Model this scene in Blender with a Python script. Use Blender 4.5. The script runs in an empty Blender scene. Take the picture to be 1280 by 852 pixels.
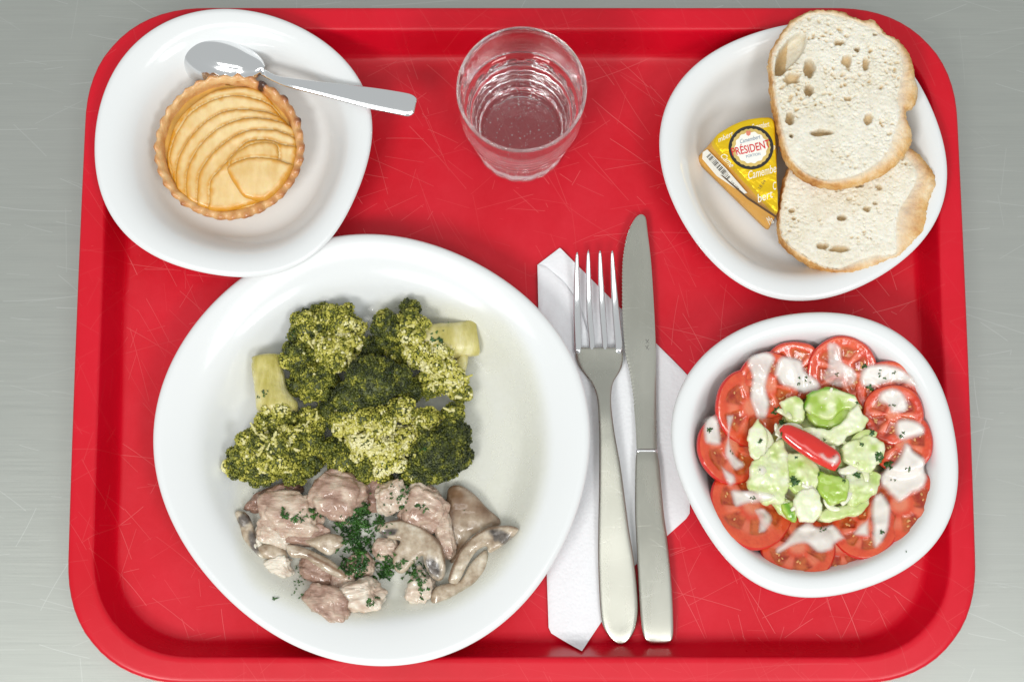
import bpy, math, random
import numpy as np
from mathutils import Vector, Matrix
from mathutils.bvhtree import BVHTree
from mathutils.geometry import delaunay_2d_cdt

random.seed(7)
RNG = np.random.default_rng(7)
SC = bpy.context.scene
COL = SC.collection
cos, sin, pi = math.cos, math.sin, math.pi

# ------------------------------------------------------------------ camera
FPX, TILT, DIST = 2600.0, math.radians(10.5), 106.0          # focal length in photo pixels, cm
CAM = np.array([0.0, -DIST * sin(TILT), DIST * cos(TILT)])
cd = bpy.data.cameras.new('camera')
cam = bpy.data.objects.new('camera', cd)
COL.objects.link(cam)
cam.location = CAM * 0.01
cam.rotation_euler = (TILT, 0, 0)
cd.sensor_width = 36.0
cd.lens = FPX / 1280 * 36.0
cd.clip_start = 0.05
cd.clip_end = 50
cd.dof.use_dof = False
SC.camera = cam

# ------------------------------------------------------------------ light
SC.view_settings.view_transform = 'Standard'
SC.view_settings.look = 'None'
SC.view_settings.exposure = 0.0
SC.view_settings.gamma = 1.0
world = bpy.data.worlds.new('World')
SC.world = world
world.use_nodes = True
world.node_tree.nodes['Background'].inputs[0].default_value = (0.96, 0.99, 0.99, 1)
world.node_tree.nodes['Background'].inputs[1].default_value = 0.55


def area(name, loc, size, power, col=(1, 1, 1), target=(0, 0, 0)):
    ld = bpy.data.lights.new(name, 'AREA')
    ld.shape = 'RECTANGLE'
    ld.size, ld.size_y = size
    ld.energy = power
    ld.color = col
    o = bpy.data.objects.new(name, ld)
    COL.objects.link(o)
    o.location = loc
    o.rotation_euler = (Vector(target) - Vector(loc)).to_track_quat('-Z', 'Y').to_euler()
    return o


area('window_light', (-0.85, -1.35, 2.0), (0.7, 0.6), 29, (1.0, 0.99, 0.97))
area('window_light', (0.95, -1.25, 2.1), (0.6, 0.6), 17, (0.97, 0.99, 1.0))
area('ceiling_light', (0.0, -0.55, 2.5), (2.2, 0.45), 9, (1.0, 1.0, 0.97), (0, -0.3, 0))
SC.cycles.max_bounces = 28
SC.cycles.transmission_bounces = 24
SC.cycles.glossy_bounces = 20
SC.cycles.transparent_max_bounces = 16
SC.cycles.use_denoising = True
SC.cycles.sample_clamp_indirect = 0.0


# ------------------------------------------------------------------ helpers
def P(px, py, z):
    """Point on the height z (cm) that shows at photo pixel (px, py)."""
    x = (px - 640) / FPX
    y = (426 - py) / FPX
    d = np.array([x, y * cos(TILT) + sin(TILT), y * sin(TILT) - cos(TILT)])
    t = (z - CAM[2]) / d[2]
    return CAM + d * t


def ray(px, py):
    x = (px - 640) / FPX
    y = (426 - py) / FPX
    d = np.array([x, y * cos(TILT) + sin(TILT), y * sin(TILT) - cos(TILT)])
    return d / np.linalg.norm(d)


def PX(pts, z, o=(0, 0), s=1.0):
    """Traced outline (coordinates in an enlarged crop: origin o, enlargement s) to cm on height z."""
    return np.array([P(o[0] + a / s, o[1] + b / s, z)[:2] for a, b in pts])


def smooth_closed(pts, n):
    """Closed Catmull-Rom through pts, resampled to n even steps."""
    pts = np.asarray(pts, float)
    m = len(pts)
    out = []
    for i in range(m):
        p0, p1, p2, p3 = pts[i - 1], pts[i], pts[(i + 1) % m], pts[(i + 2) % m]
        for t in np.linspace(0, 1, 8, endpoint=False):
            out.append(0.5 * ((2 * p1) + (-p0 + p2) * t + (2 * p0 - 5 * p1 + 4 * p2 - p3) * t * t + (-p0 + 3 * p1 - 3 * p2 + p3) * t ** 3))
    out = np.array(out)
    return resample(np.vstack([out, out[:1]]), n + 1)[:-1]


def resample(pts, n):
    seg = np.linalg.norm(np.diff(pts, axis=0), axis=1)
    s = np.concatenate([[0], np.cumsum(seg)])
    t = np.linspace(0, s[-1], n)
    return np.stack([np.interp(t, s, pts[:, k]) for k in range(pts.shape[1])], 1)


def smooth_open(pts, n):
    pts = np.asarray(pts, float)
    q = np.vstack([2 * pts[0] - pts[1], pts, 2 * pts[-1] - pts[-2]])
    out = []
    for i in range(1, len(q) - 2):
        p0, p1, p2, p3 = q[i - 1], q[i], q[i + 1], q[i + 2]
        for t in np.linspace(0, 1, 8, endpoint=False):
            out.append(0.5 * ((2 * p1) + (-p0 + p2) * t + (2 * p0 - 5 * p1 + 4 * p2 - p3) * t * t + (-p0 + 3 * p1 - 3 * p2 + p3) * t ** 3))
    out.append(pts[-1])
    return resample(np.array(out), n)


def hsh(i, j, k, s):
    h = (i * 374761393 + j * 668265263 + k * 2147483647 + s * 974634777) & 0xFFFFFFFF
    h = ((h ^ (h >> 13)) * 1274126177) & 0xFFFFFFFF
    h = ((h ^ (h >> 16)) * 2246822519) & 0xFFFFFFFF
    return ((h ^ (h >> 15)) & 0xFFFFFF) / float(0xFFFFFF)


def vnoise(p, s=0):
    """Value noise of an (N,3) array, -1..1."""
    p = np.asarray(p, float)
    i = np.floor(p).astype(np.int64)
    f = p - i
    f = f * f * f * (f * (f * 6 - 15) + 10)
    r = 0
    for a in (0, 1):
        for b in (0, 1):
            for c in (0, 1):
                w = (f[:, 0] if a else 1 - f[:, 0]) * (f[:, 1] if b else 1 - f[:, 1]) * (f[:, 2] if c else 1 - f[:, 2])
                r = r + w * hsh(i[:, 0] + a, i[:, 1] + b, i[:, 2] + c, s)
    return r * 2 - 1


def fbm(p, s=0, o=4, g=0.5):
    r, a, t = 0, 1.0, 0
    for k in range(o):
        r = r + a * vnoise(np.asarray(p) * 2 ** k + 17.3 * k, s + k)
        t += a
        a *= g
    return r / t


def worley(p, s=0):
    """Distance to the nearest jittered lattice point."""
    p = np.asarray(p, float)
    i = np.floor(p).astype(np.int64)
    best = np.full(len(p), 9.0)
    for a in (-1, 0, 1):
        for b in (-1, 0, 1):
            for c in (-1, 0, 1):
                q = i + np.array([a, b, c])
                off = np.stack([hsh(q[:, 0], q[:, 1], q[:, 2], s + 11 * m) for m in range(3)], 1)
                best = np.minimum(best, np.linalg.norm(q + off - p, axis=1))
    return best


def sstep(a, b, x):
    t = np.clip((x - a) / (b - a), 0, 1)
    return t * t * (3 - 2 * t)


ORG = {}
REG = {}                      # surfaces by vessel, for laying things on them


def reg(key, V, F):
    REG.setdefault(key, []).append((np.asarray(V, float), F))


def bvh(*keys):
    vs, fs, n = [], [], 0
    for k in keys:
        for V, F in REG.get(k, []):
            vs.extend(map(tuple, V))
            fs.extend([tuple(int(i) + n for i in f) for f in F])
            n += len(V)
    return BVHTree.FromPolygons(vs, fs)


def tag(o, label=None, cat=None, group=None, kind=None):
    if label: o['label'] = label
    if cat: o['category'] = cat
    if group: o['group'] = group
    if kind: o['kind'] = kind
    return o


def thing(name, label, cat, loc, group=None):
    o = bpy.data.objects.new(name, None)
    o.empty_display_size = 0.02
    COL.objects.link(o)
    o.location = np.asarray(loc, float) * 0.01
    ORG[o.name] = np.asarray(loc, float)
    return tag(o, label, cat, group)


def mk(name, V, F, mats, parent=None, smooth=True, midx=None, attr=None, rk=None, origin=None, sharp=None):
    V = np.asarray(V, float)
    if rk: reg(rk, V, F)
    org = np.array([V[:, 0].mean(), V[:, 1].mean(), V[:, 2].min()]) if origin is None else np.asarray(origin, float)
    me = bpy.data.meshes.new(name)
    me.from_pydata(((V - org) * 0.01).tolist(), [], [tuple(int(i) for i in f) for f in F])
    for m in (mats if isinstance(mats, (list, tuple)) else [mats]):
        me.materials.append(m)
    if smooth: me.shade_smooth()
    if midx is not None: me.polygons.foreach_set('material_index', np.asarray(midx, dtype=np.int32))
    if attr:
        for k, v in attr.items():
            v = np.asarray(v, float)
            if v.ndim == 1:
                a = me.attributes.new(k, 'FLOAT', 'POINT')
                a.data.foreach_set('value', v)
            else:
                a = me.attributes.new(k, 'FLOAT_COLOR', 'POINT')
                a.data.foreach_set('color', np.hstack([v, np.ones((len(v), 1))]).ravel())
    if sharp is not None: me.set_sharp_from_angle(angle=math.radians(sharp))
    me.update()
    o = bpy.data.objects.new(name, me)
    COL.objects.link(o)
    if parent is not None:
        o.parent = parent
        o.location = (org - ORG[parent.name]) * 0.01
    else:
        o.location = org * 0.01
    ORG[o.name] = org
    return o


def join(parts):
    V, F, n = [], [], 0
    for v, f in parts:
        v = np.asarray(v)
        V.append(v)
        F += [tuple(int(i) + n for i in q) for q in f]
        n += len(v)
    return np.vstack(V), F


def rings(R, close=False, cap0=False, cap1=False):
    """List of equally long closed rings -> verts, quad faces."""
    n = len(R[0])
    V = np.vstack(R)
    F = []
    m = len(R)
    for a in range(m if close else m - 1):
        b = (a + 1) % m
        for i in range(n):
            j = (i + 1) % n
            F.append((a * n + i, a * n + j, b * n + j, b * n + i))
    if cap0:
        V = np.vstack([V, R[0].mean(0)])
        c = len(V) - 1
        F += [(c, (i + 1) % n, i) for i in range(n)]
    if cap1:
        V = np.vstack([V, R[-1].mean(0)])
        c = len(V) - 1
        o = (m - 1) * n
        F += [(c, o + i, o + (i + 1) % n) for i in range(n)]
    return V, F


def lathe(prof, c, n=96, rf=None):
    """prof [(r,z)], centre c (x,y,z0)."""
    R = []
    ph = np.linspace(0, 2 * pi, n, endpoint=False)
    for r, z in prof:
        rr = np.full(n, max(r, 1e-4))
        if rf is not None: rr = rr * rf(ph, r, z)
        R.append(np.stack([c[0] + rr * np.cos(ph), c[1] + rr * np.sin(ph), np.full(n, c[2] + z)], 1))
    return rings(R)


def edge_dist(pts, poly):
    a = poly
    b = np.roll(poly, -1, 0)
    ab = b - a
    L = (ab ** 2).sum(1) + 1e-12
    out = np.empty(len(pts))
    for k in range(0, len(pts), 4000):
        p = pts[k:k + 4000, None, :]
        t = np.clip(((p - a) * ab).sum(2) / L, 0, 1)
        out[k:k + 4000] = np.sqrt((((a + t[..., None] * ab) - p) ** 2).sum(2)).min(1)
    return out


def inside(pts, poly):
    x, y = pts[:, 0], pts[:, 1]
    r = np.zeros(len(pts), bool)
    n = len(poly)
    for i in range(n):
        x1, y1 = poly[i]
        x2, y2 = poly[(i + 1) % n]
        if y1 == y2: continue
        c = ((y1 > y) != (y2 > y)) & (x < (x2 - x1) * (y - y1) / (y2 - y1) + x1)
        r ^= c
    return r


def fill(poly, sp):
    """Triangulated 2D region: verts, tris, number of boundary verts, distance from the boundary."""
    poly = np.asarray(poly)
    lo, hi = poly.min(0), poly.max(0)
    gx, gy = np.meshgrid(np.arange(lo[0], hi[0], sp), np.arange(lo[1], hi[1], sp * 0.87))
    gx[1::2] += sp * 0.5
    g = np.stack([gx.ravel(), gy.ravel()], 1) + RNG.uniform(-.12, .12, (gx.size, 2)) * sp
    g = g[inside(g, poly)]
    if len(g):
        g = g[edge_dist(g, poly) > sp * 0.5]
    allp = np.vstack([poly, g])
    n = len(poly)
    res = delaunay_2d_cdt([Vector(p) for p in allp], [(i, (i + 1) % n) for i in range(n)], [list(range(n))], 1, 1e-7)
    V = np.array([tuple(v) for v in res[0]])
    F = [tuple(f) for f in res[2]]
    return V, F, n, edge_dist(V, poly)


def pillow(poly, sp, fn, close=True):
    """Solid over a 2D outline; fn(V2, d) -> ztop, zbot."""
    V, F, n, d = fill(poly, sp)
    zt, zb = fn(V, d)
    T = np.column_stack([V, zt])
    if not close:
        return T, F, d
    B = np.column_stack([V, zb])
    m = len(V)
    cnt = {}
    for f in F:
        for i in range(3):
            e = (f[i], f[(i + 1) % 3])
            cnt[e] = cnt.get(e, 0) + 1
    side = [(a, a + m, b + m, b) for (a, b) in cnt if (b, a) not in cnt]
    FF = list(F) + [(c + m, b + m, a + m) for a, b, c in F] + side
    return np.vstack([T, B]), FF, np.concatenate([d, d])


def dome(d, e):
    t = np.clip(d / e, 0, 1)
    return np.sqrt(np.clip(1 - (1 - t) ** 2, 0, 1))


ICO = {}


def ico(k):
    if k not in ICO:
        import bmesh
        bm = bmesh.new()
        bmesh.ops.create_icosphere(bm, subdivisions=k, radius=1)
        ICO[k] = (np.array([tuple(v.co) for v in bm.verts]), [tuple(v.index for v in f.verts) for f in bm.faces])
        bm.free()
    return ICO[k]


def rotz(V, a):
    c, s = cos(a), sin(a)
    return V @ np.array([[c, s, 0], [-s, c, 0], [0, 0, 1]])


def rotx(V, a):
    c, s = cos(a), sin(a)
    return V @ np.array([[1, 0, 0], [0, c, s], [0, -s, c]])


def roty(V, a):
    c, s = cos(a), sin(a)
    return V @ np.array([[c, 0, -s], [0, 1, 0], [s, 0, c]])


def lump(px, py, z, a, b, h, ang=0.0, seed=0, amp=0.25, freq=1.0, k=5, sq=2.0, tilt=(0, 0), ridge=0.0):
    """Irregular solid whose middle shows at (px,py): half sizes a,b (photo px) and h (cm), ang in degrees (image, clockwise)."""
    V, F = ico(k)
    V = V.copy()
    if sq != 2.0:
        r = (np.abs(V) ** sq).sum(1) ** (1 / sq)
        V = V / r[:, None]
    cm = 1 / 24.8
    n0 = V.copy()
    f = fbm(n0 * freq + seed * 7.7, seed, 4)
    w = np.stack([fbm(n0 * freq * 1.3 + 31 + 9 * m + seed, seed + 5 + m, 3) for m in range(3)], 1)
    V = V * (1 + amp * f)[:, None] + w * amp * 0.6
    if ridge:
        V *= (1 - ridge * (1 - np.abs(fbm(n0 * freq * 2.2 + 5 * seed, seed + 9, 3)) * 3).clip(0, 1))[:, None]
    V = V * np.array([a * cm, b * cm, h])
    V = rotx(roty(V, tilt[0]), tilt[1])
    V = rotz(V, -math.radians(ang))
    return V + P(px, py, z), F


# ------------------------------------------------------------------ materials
class NT:
    def __init__(s, name):
        s.m = bpy.data.materials.new(name)
        s.m.use_nodes = True
        s.t = s.m.node_tree
        s.b = s.t.nodes['Principled BSDF']
        s.out = s.t.nodes['Material Output']
        s._tc = None

    def n(s, typ, **kw):
        o = s.t.nodes.new(typ)
        for k, v in kw.items():
            if k in ('i',):
                for a, b in v.items(): o.inputs[a].default_value = b
            else:
                setattr(o, k, v)
        return o

    def l(s, a, b):
        s.t.links.new(a, b)

    def tc(s, kind='Object'):
        if s._tc is None: s._tc = s.n('ShaderNodeTexCoord')
        return s._tc.outputs[kind]

    def mapping(s, scale=(1, 1, 1), rot=(0, 0, 0), src=None):
        m = s.n('ShaderNodeMapping')
        m.inputs['Scale'].default_value = scale
        m.inputs['Rotation'].default_value = rot
        s.l(src or s.tc(), m.inputs['Vector'])
        return m.outputs[0]

    def noise(s, scale, detail=4, rough=0.55, vec=None, dist=0):
        o = s.n('ShaderNodeTexNoise')
        o.inputs['Scale'].default_value = scale
        o.inputs['Detail'].default_value = detail
        o.inputs['Roughness'].default_value = rough
        o.inputs['Distortion'].default_value = dist
        s.l(vec or s.tc(), o.inputs['Vector'])
        return o.outputs['Fac']

    def vor(s, scale, vec=None, feat='F1', out='Distance', dim='3D'):
        o = s.n('ShaderNodeTexVoronoi')
        o.voronoi_dimensions = dim
        o.feature = feat
        o.inputs['Scale'].default_value = scale
        s.l(vec or s.tc(), o.inputs['Vector'])
        return o.outputs[out]

    def ramp(s, src, stops):
        o = s.n('ShaderNodeValToRGB')
        e = o.color_ramp.elements
        while len(e) < len(stops): e.new(0.5)
        for el, (p, c) in zip(e, stops):
            el.position = p
            el.color = (*c, 1) if hasattr(c, '__len__') else (c, c, c, 1)
        s.l(src, o.inputs[0])
        return o.outputs[0]

    def math(s, op, a, b=None, c=None, clamp=False):
        o = s.n('ShaderNodeMath', operation=op, use_clamp=clamp)
        for k, v in enumerate((a, b, c)):
            if v is None: continue
            if isinstance(v, (int, float)): o.inputs[k].default_value = v
            else: s.l(v, o.inputs[k])
        return o.outputs[0]

    def mix(s, fac, a, b, mode='MIX'):
        o = s.n('ShaderNodeMix', data_type='RGBA', blend_type=mode)
        for k, v in ((0, fac), (6, a), (7, b)):
            if isinstance(v, (int, float)): o.inputs[k].default_value = v
            elif isinstance(v, tuple): o.inputs[k].default_value = (*v[:3], 1)
            else: s.l(v, o.inputs[k])
        return o.outputs[2]

    def attr(s, name, out='Fac'):
        o = s.n('ShaderNodeAttribute', attribute_name=name)
        return o.outputs[out]

    def bump(s, h, strength=0.3, dist=0.001, prev=None):
        o = s.n('ShaderNodeBump')
        o.inputs['Strength'].default_value = strength
        o.inputs['Distance'].default_value = dist
        s.l(h, o.inputs['Height'])
        if prev: s.l(prev, o.inputs['Normal'])
        return o.outputs[0]

    def set(s, **kw):
        names = dict(color='Base Color', rough='Roughness', metal='Metallic', spec='Specular IOR Level', sss='Subsurface Weight',
                     sssr='Subsurface Radius', ssss='Subsurface Scale', ior='IOR', trans='Transmission Weight', coat='Coat Weight',
                     coatr='Coat Roughness', normal='Normal', alpha='Alpha', aniso='Anisotropic', sheen='Sheen Weight', sheenr='Sheen Roughness')
        for k, v in kw.items():
            i = s.b.inputs[names[k]]
            if isinstance(v, (int, float)): i.default_value = v
            elif isinstance(v, tuple): i.default_value = (*v, 1) if (k == 'color') else v
            else: s.l(v, i)
        return s


def simple(name, color, rough=0.5, vary=0.15, scale=60, bump=0.0, bscale=200, bdist=0.0005, **kw):
    t = NT(name)
    n = t.noise(scale)
    dark = tuple(c * (1 - vary) for c in color)
    lite = tuple(min(1, c * (1 + vary)) for c in color)
    t.set(color=t.ramp(n, [(0.3, dark), (0.7, lite)]), rough=rough, **kw)
    if bump: t.set(normal=t.bump(t.noise(bscale), bump, bdist))
    return t.m
# ------------------------------------------------------------------ counter and tray
def scratch_mask(t, scale, width, length, seed, src=None, dir_=None):
    """Straight hairline cuts, one per random cell: 0..1 mask."""
    mp = t.n('ShaderNodeMapping')
    mp.inputs['Location'].default_value = (seed * 1.37, seed * 2.11, 0)
    t.l(src or t.tc(), mp.inputs['Vector'])
    v = t.n('ShaderNodeTexVoronoi')
    v.voronoi_dimensions = '2D'
    v.inputs['Scale'].default_value = scale
    t.l(mp.outputs[0], v.inputs['Vector'])
    d = t.n('ShaderNodeVectorMath', operation='SUBTRACT')
    t.l(mp.outputs[0], d.inputs[0])
    t.l(v.outputs['Position'], d.inputs[1])
    sc = t.n('ShaderNodeSeparateColor')
    t.l(v.outputs['Color'], sc.inputs[0])
    if dir_ is None:
        ang = t.math('MULTIPLY', sc.outputs[0], 6.283)
    else:
        ang = t.math('MULTIPLY_ADD', sc.outputs[0], dir_[1], dir_[0])
    r = t.n('ShaderNodeVectorRotate', rotation_type='Z_AXIS')
    t.l(d.outputs[0], r.inputs['Vector'])
    t.l(ang, r.inputs['Angle'])
    s = t.n('ShaderNodeSeparateXYZ')
    t.l(r.outputs[0], s.inputs[0])
    # gentle bow
    bow = t.math('MULTIPLY', t.math('MULTIPLY', s.outputs[1], s.outputs[1]), t.math('MULTIPLY_ADD', sc.outputs[2], 6.0, -3.0))
    x = t.math('ABSOLUTE', t.math('ADD', s.outputs[0], bow))
    line = t.math('SUBTRACT', 1.0, t.math('DIVIDE', x, width), clamp=True)
    ends = t.math('LESS_THAN', t.math('ABSOLUTE', s.outputs[1]), t.math('MULTIPLY', sc.outputs[1], length))
    return t.math('MULTIPLY', t.math('MULTIPLY', line, ends), t.math('MULTIPLY_ADD', sc.outputs[2], 0.8, 0.2))


t = NT('satin_steel')
gr = t.noise(9, 5, 0.6, t.mapping((3, 160, 1)))
bl = t.noise(6, 4, 0.6)
col = t.mix(t.ramp(gr, [(0.3, 0.0), (0.7, 1.0)]), (0.47, 0.49, 0.455), (0.51, 0.53, 0.49))
col = t.mix(t.ramp(bl, [(0.35, 0.0), (0.7, 0.35)]), col, (0.54, 0.55, 0.52))
cut = t.math('MAXIMUM', scratch_mask(t, 14, 0.00035, 0.05, 1, dir_=(1.35, 0.5)), scratch_mask(t, 30, 0.0003, 0.03, 4))
cut2 = t.math('MAXIMUM', scratch_mask(t, 45, 0.00025, 0.02, 6, dir_=(1.4, 0.5)), scratch_mask(t, 9, 0.0004, 0.08, 8, dir_=(1.2, 0.7)))
col = t.mix(t.math('MULTIPLY', t.math('MAXIMUM', cut, cut2), 0.38), col, (0.82, 0.84, 0.82))
spk = t.math('LESS_THAN', t.vor(60, dim='2D'), 0.035)
spk = t.math('MULTIPLY', spk, t.math('GREATER_THAN', t.noise(20, 1), 0.70))
col = t.mix(t.math('MULTIPLY', spk, 0.8), col, (0.05, 0.05, 0.05))
t.set(color=col, metal=0.9, rough=t.math('MULTIPLY_ADD', gr, 0.10, 0.33))
t.set(normal=t.bump(gr, 0.06, 0.0004))
M_STEEL_TABLE = t.m

V = np.array([[-150, -110, -0.4], [150, -110, -0.4], [150, 110, -0.4], [-150, 110, -0.4],
              [-150, -110, -4.4], [150, -110, -4.4], [150, 110, -4.4], [-150, 110, -4.4]], float)
F = [(0, 1, 2, 3), (7, 6, 5, 4), (0, 4, 5, 1), (1, 5, 6, 2), (2, 6, 7, 3), (3, 7, 4, 0)]
o = mk('counter_top', V, F, M_STEEL_TABLE, smooth=False)
tag(o, 'scratched satin stainless steel counter under the red tray', kind='structure')

t = NT('red_tray_plastic')
n1 = t.noise(14, 4, 0.6)
col = t.ramp(n1, [(0.3, (0.56, 0.002, 0.012)), (0.7, (0.65, 0.0035, 0.02))])
pieces = [scratch_mask(t, 22, 0.00022, 0.05, 1, dir_=(-0.75, 0.5)), scratch_mask(t, 30, 0.00020, 0.04, 2, dir_=(-0.95, 0.7)),
          scratch_mask(t, 40, 0.00018, 0.02, 3), scratch_mask(t, 26, 0.00020, 0.04, 5, dir_=(-0.6, 0.3)),
          scratch_mask(t, 60, 0.00016, 0.016, 7), scratch_mask(t, 18, 0.00020, 0.06, 9, dir_=(-1.7, 0.9)),
          scratch_mask(t, 34, 0.00020, 0.04, 12, dir_=(0.9, 0.6))]
c = pieces[0]
for q in pieces[1:]: c = t.math('MAXIMUM', c, q)
dens = t.ramp(t.noise(9, 2), [(0.38, 0.2), (0.6, 1.0)])
flr = t.attr('floor')
c = t.math('MULTIPLY', t.math('MULTIPLY', c, dens), t.math('MULTIPLY_ADD', flr, 0.85, 0.08))
wear = t.ramp(t.math('ADD', t.math('MULTIPLY', t.noise(16, 3), .6), t.math('MULTIPLY', t.noise(90, 6, 0.75, dist=.5), .4)), [(0.42, 0.0), (0.68, 0.32)])
wear = t.math('MULTIPLY', wear, flr)
col = t.mix(wear, col, (0.70, 0.04, 0.06))
col = t.mix(t.math('MULTIPLY', c, 0.68), col, (0.86, 0.28, 0.27))
t.set(color=col, rough=t.math('MULTIPLY_ADD', flr, 0.16, t.math('MULTIPLY_ADD', n1, 0.12, 0.2)), spec=0.35)
t.set(normal=t.bump(t.math('ADD', t.math('MULTIPLY', c, -0.6), t.math('MULTIPLY', t.noise(700, 3), 0.25)), 0.25, 0.0002))
M_RED = t.m

TX, TY, TW, TH = 0.48, -0.05, 44.45, 34.4


def rrect(off, z, R0=6.0, n=24):
    hw, hh = TW / 2 - off, TH / 2 - off
    R = max(R0 - off * 0.75, 0.5)
    pts = []
    for k, (sx, sy) in enumerate(((1, 1), (-1, 1), (-1, -1), (1, -1))):
        for a in np.linspace(0, pi / 2, n):
            th = a + k * pi / 2
            # superelliptic corner
            c_, s_ = cos(th), sin(th)
            p = 2.25
            q = (abs(c_) ** p + abs(s_) ** p) ** (-1 / p)
            pts.append((sx * (hw - R) + R * q * c_, sy * (hh - R) + R * q * s_))
        # bowed straight side
        nx = ((-1, 1), (-1, -1), (1, -1), (1, 1))[k]
    pts = np.array(pts)
    pts = resample(np.vstack([pts, pts[:1]]), 241)[:-1]
    # sides bow outwards by about a millimetre
    pts[:, 0] += np.sign(pts[:, 0]) * 0.12 * (1 - (pts[:, 1] / hh) ** 2).clip(0) * (np.abs(pts[:, 0]) > hw - 1)
    return np.column_stack([pts[:, 0] + TX, pts[:, 1] + TY, np.full(len(pts), z)])


prof = [(0.3, 0.85), (0.22, 0.82), (0.05, 0.85), (0.0, 0.95), (0.0, 1.72), (0.05, 1.84), (0.15, 1.89), (0.3, 1.9), (0.95, 1.92), (1.12, 1.93), (1.22, 1.90), (1.30, 1.80),
        (1.38, 1.6), (1.75, 0.75), (1.95, 0.28), (2.1, 0.10), (2.3, 0.03), (2.6, 0.0), (4.0, 0.0), (7.0, 0.0), (11.0, 0.0), (15.0, 0.0)]
under = [(15.0, -0.35), (3.2, -0.35), (2.4, -0.36), (2.0, -0.3), (1.8, -0.1), (1.3, 1.2), (1.12, 1.66), (0.9, 1.68), (0.4, 1.66), (0.32, 1.5), (0.3, 0.85)]
R = [rrect(a, z) for a, z in prof]
V, F = rings(R, cap1=True)
fl = np.concatenate([np.full(240, 1.0 if a >= 2.2 else (0.25 if a < 1.3 else 0.1)) for a, z in prof] + [[1.0]])
R2 = [rrect(a, z) for a, z in under]
V2, F2 = rings(R2, cap0=True)
V, F = join([(V, F), (V2, F2)])
fl = np.concatenate([fl, np.zeros(len(V2))])
o = mk('serving_tray', V, F, M_RED, attr={'floor': fl}, rk='tray')
tag(o, 'scratched red plastic canteen tray with rounded corners and raised rim', 'tray')

# ------------------------------------------------------------------ crockery
t = NT('white_china')
t.set(color=t.ramp(t.noise(5), [(0.3, (0.76, 0.78, 0.78)), (0.7, (0.785, 0.80, 0.80))]), rough=0.14, spec=0.5, coat=0.3, coatr=0.04)
t.set(normal=t.bump(t.noise(25, 2), 0.05, 0.002))
M_CHINA = t.m


def vessel(name, label, cat, outline, zr, prof, ground, n=160, rk=None, well=None):
    """outline: cm points of the rim; prof: (inward offset, z) from rim edge over the top to the centre and back underneath."""
    c = outline.mean(0)
    ang = np.arctan2(outline[:, 1] - c[1], outline[:, 0] - c[0])
    rad = np.linalg.norm(outline - c, axis=1)
    # Fourier fit of the radius: a clean organic outline
    H = 5
    A = np.column_stack([np.ones(len(ang))] + [f(k * ang) for k in range(1, H + 1) for f in (np.cos, np.sin)])
    co = np.linalg.lstsq(A, rad, rcond=None)[0]
    ph = np.linspace(0, 2 * pi, n, endpoint=False)
    B = np.column_stack([np.ones(n)] + [f(k * ph) for k in range(1, H + 1) for f in (np.cos, np.sin)])
    r = B @ co
    rm = r.mean()
    R = []
    for d, z in prof:
        w = min(1.0, d / (rm * 0.55))           # rounder towards the foot
        rr = (r * (1 - w) + rm * w) - d
        rr = np.maximum(rr, 0.02)
        R.append(np.column_stack([c[0] + rr * np.cos(ph), c[1] + rr * np.sin(ph), np.full(n, z)]))
    V, F = rings(R, cap0=False)
    o = mk(name, V, F, M_CHINA, rk=rk, origin=(c[0], c[1], 0))
    tag(o, label, cat)
    return o, c, rm


def prof_smooth(p, n):
    return [tuple(q) for q in smooth_open(p, n)]


d_out = PX([(62, 450), (75, 340), (110, 230), (180, 130), (260, 70), (350, 35), (430, 25), (540, 32), (640, 60), (730, 110), (800, 170), (850, 230), (880, 300), (889, 370),
            (880, 450), (860, 530), (820, 620), (770, 700), (710, 760), (630, 800), (560, 815), (490, 820), (400, 810), (300, 780), (200, 730), (120, 650), (80, 550)], 3.0, (90, 0), 2.367)
top = prof_smooth([(0.02, 2.88), (0.0, 2.95), (0.08, 3.03), (0.25, 3.05), (0.9, 2.92), (1.5, 2.55), (2.1, 1.85), (2.7, 1.15), (3.4, 0.85), (4.4, 0.78), (6.6, 0.75), (8.2, 0.75)], 44)
bot = prof_smooth([(8.2, 0.35), (3.9, 0.35), (3.7, 0.25), (3.6, 0.02), (3.35, 0.0), (3.2, 0.25), (2.3, 1.1), (1.5, 2.05), (0.8, 2.6), (0.2, 2.85), (0.02, 2.88)], 30)
dessert_plate, DC, DR = vessel('dessert_plate', 'white rounded dessert plate holding the apple tart, leaning over the tray corner', 'plate', d_out, 3.0, top + bot, 0, rk='dessert')

n_out = PX([(17, 450), (25, 340), (55, 250), (110, 170), (200, 90), (290, 40), (370, 20), (440, 18), (540, 35), (640, 75), (720, 130), (790, 210), (835, 300), (849, 400),
            (840, 490), (810, 580), (770, 660), (710, 730), (640, 790), (550, 828), (460, 838), (370, 830), (270, 795), (190, 740), (120, 670), (65, 590), (30, 510)], 2.4, (180, 280), 1.5207)
top = prof_smooth([(0.02, 2.24), (0.0, 2.32), (0.08, 2.40), (0.25, 2.42), (1.2, 2.2), (2.1, 1.85), (2.9, 1.2), (3.6, 0.72), (4.6, 0.55), (8.0, 0.5), (11.0, 0.5), (12.5, 0.5)], 48)
bot = prof_smooth([(12.5, 0.2), (5.2, 0.2), (5.0, 0.02), (4.7, 0.0), (4.5, 0.2), (3.2, 0.75), (2.1, 1.45), (1.2, 1.85), (0.3, 2.15), (0.02, 2.24)], 30)
dinner_plate, NC, NR = vessel('dinner_plate', 'large white dinner plate with broccoli, meat and mushrooms', 'plate', n_out, 2.4, top + bot, 0, rk='dinner', n=220)

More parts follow.
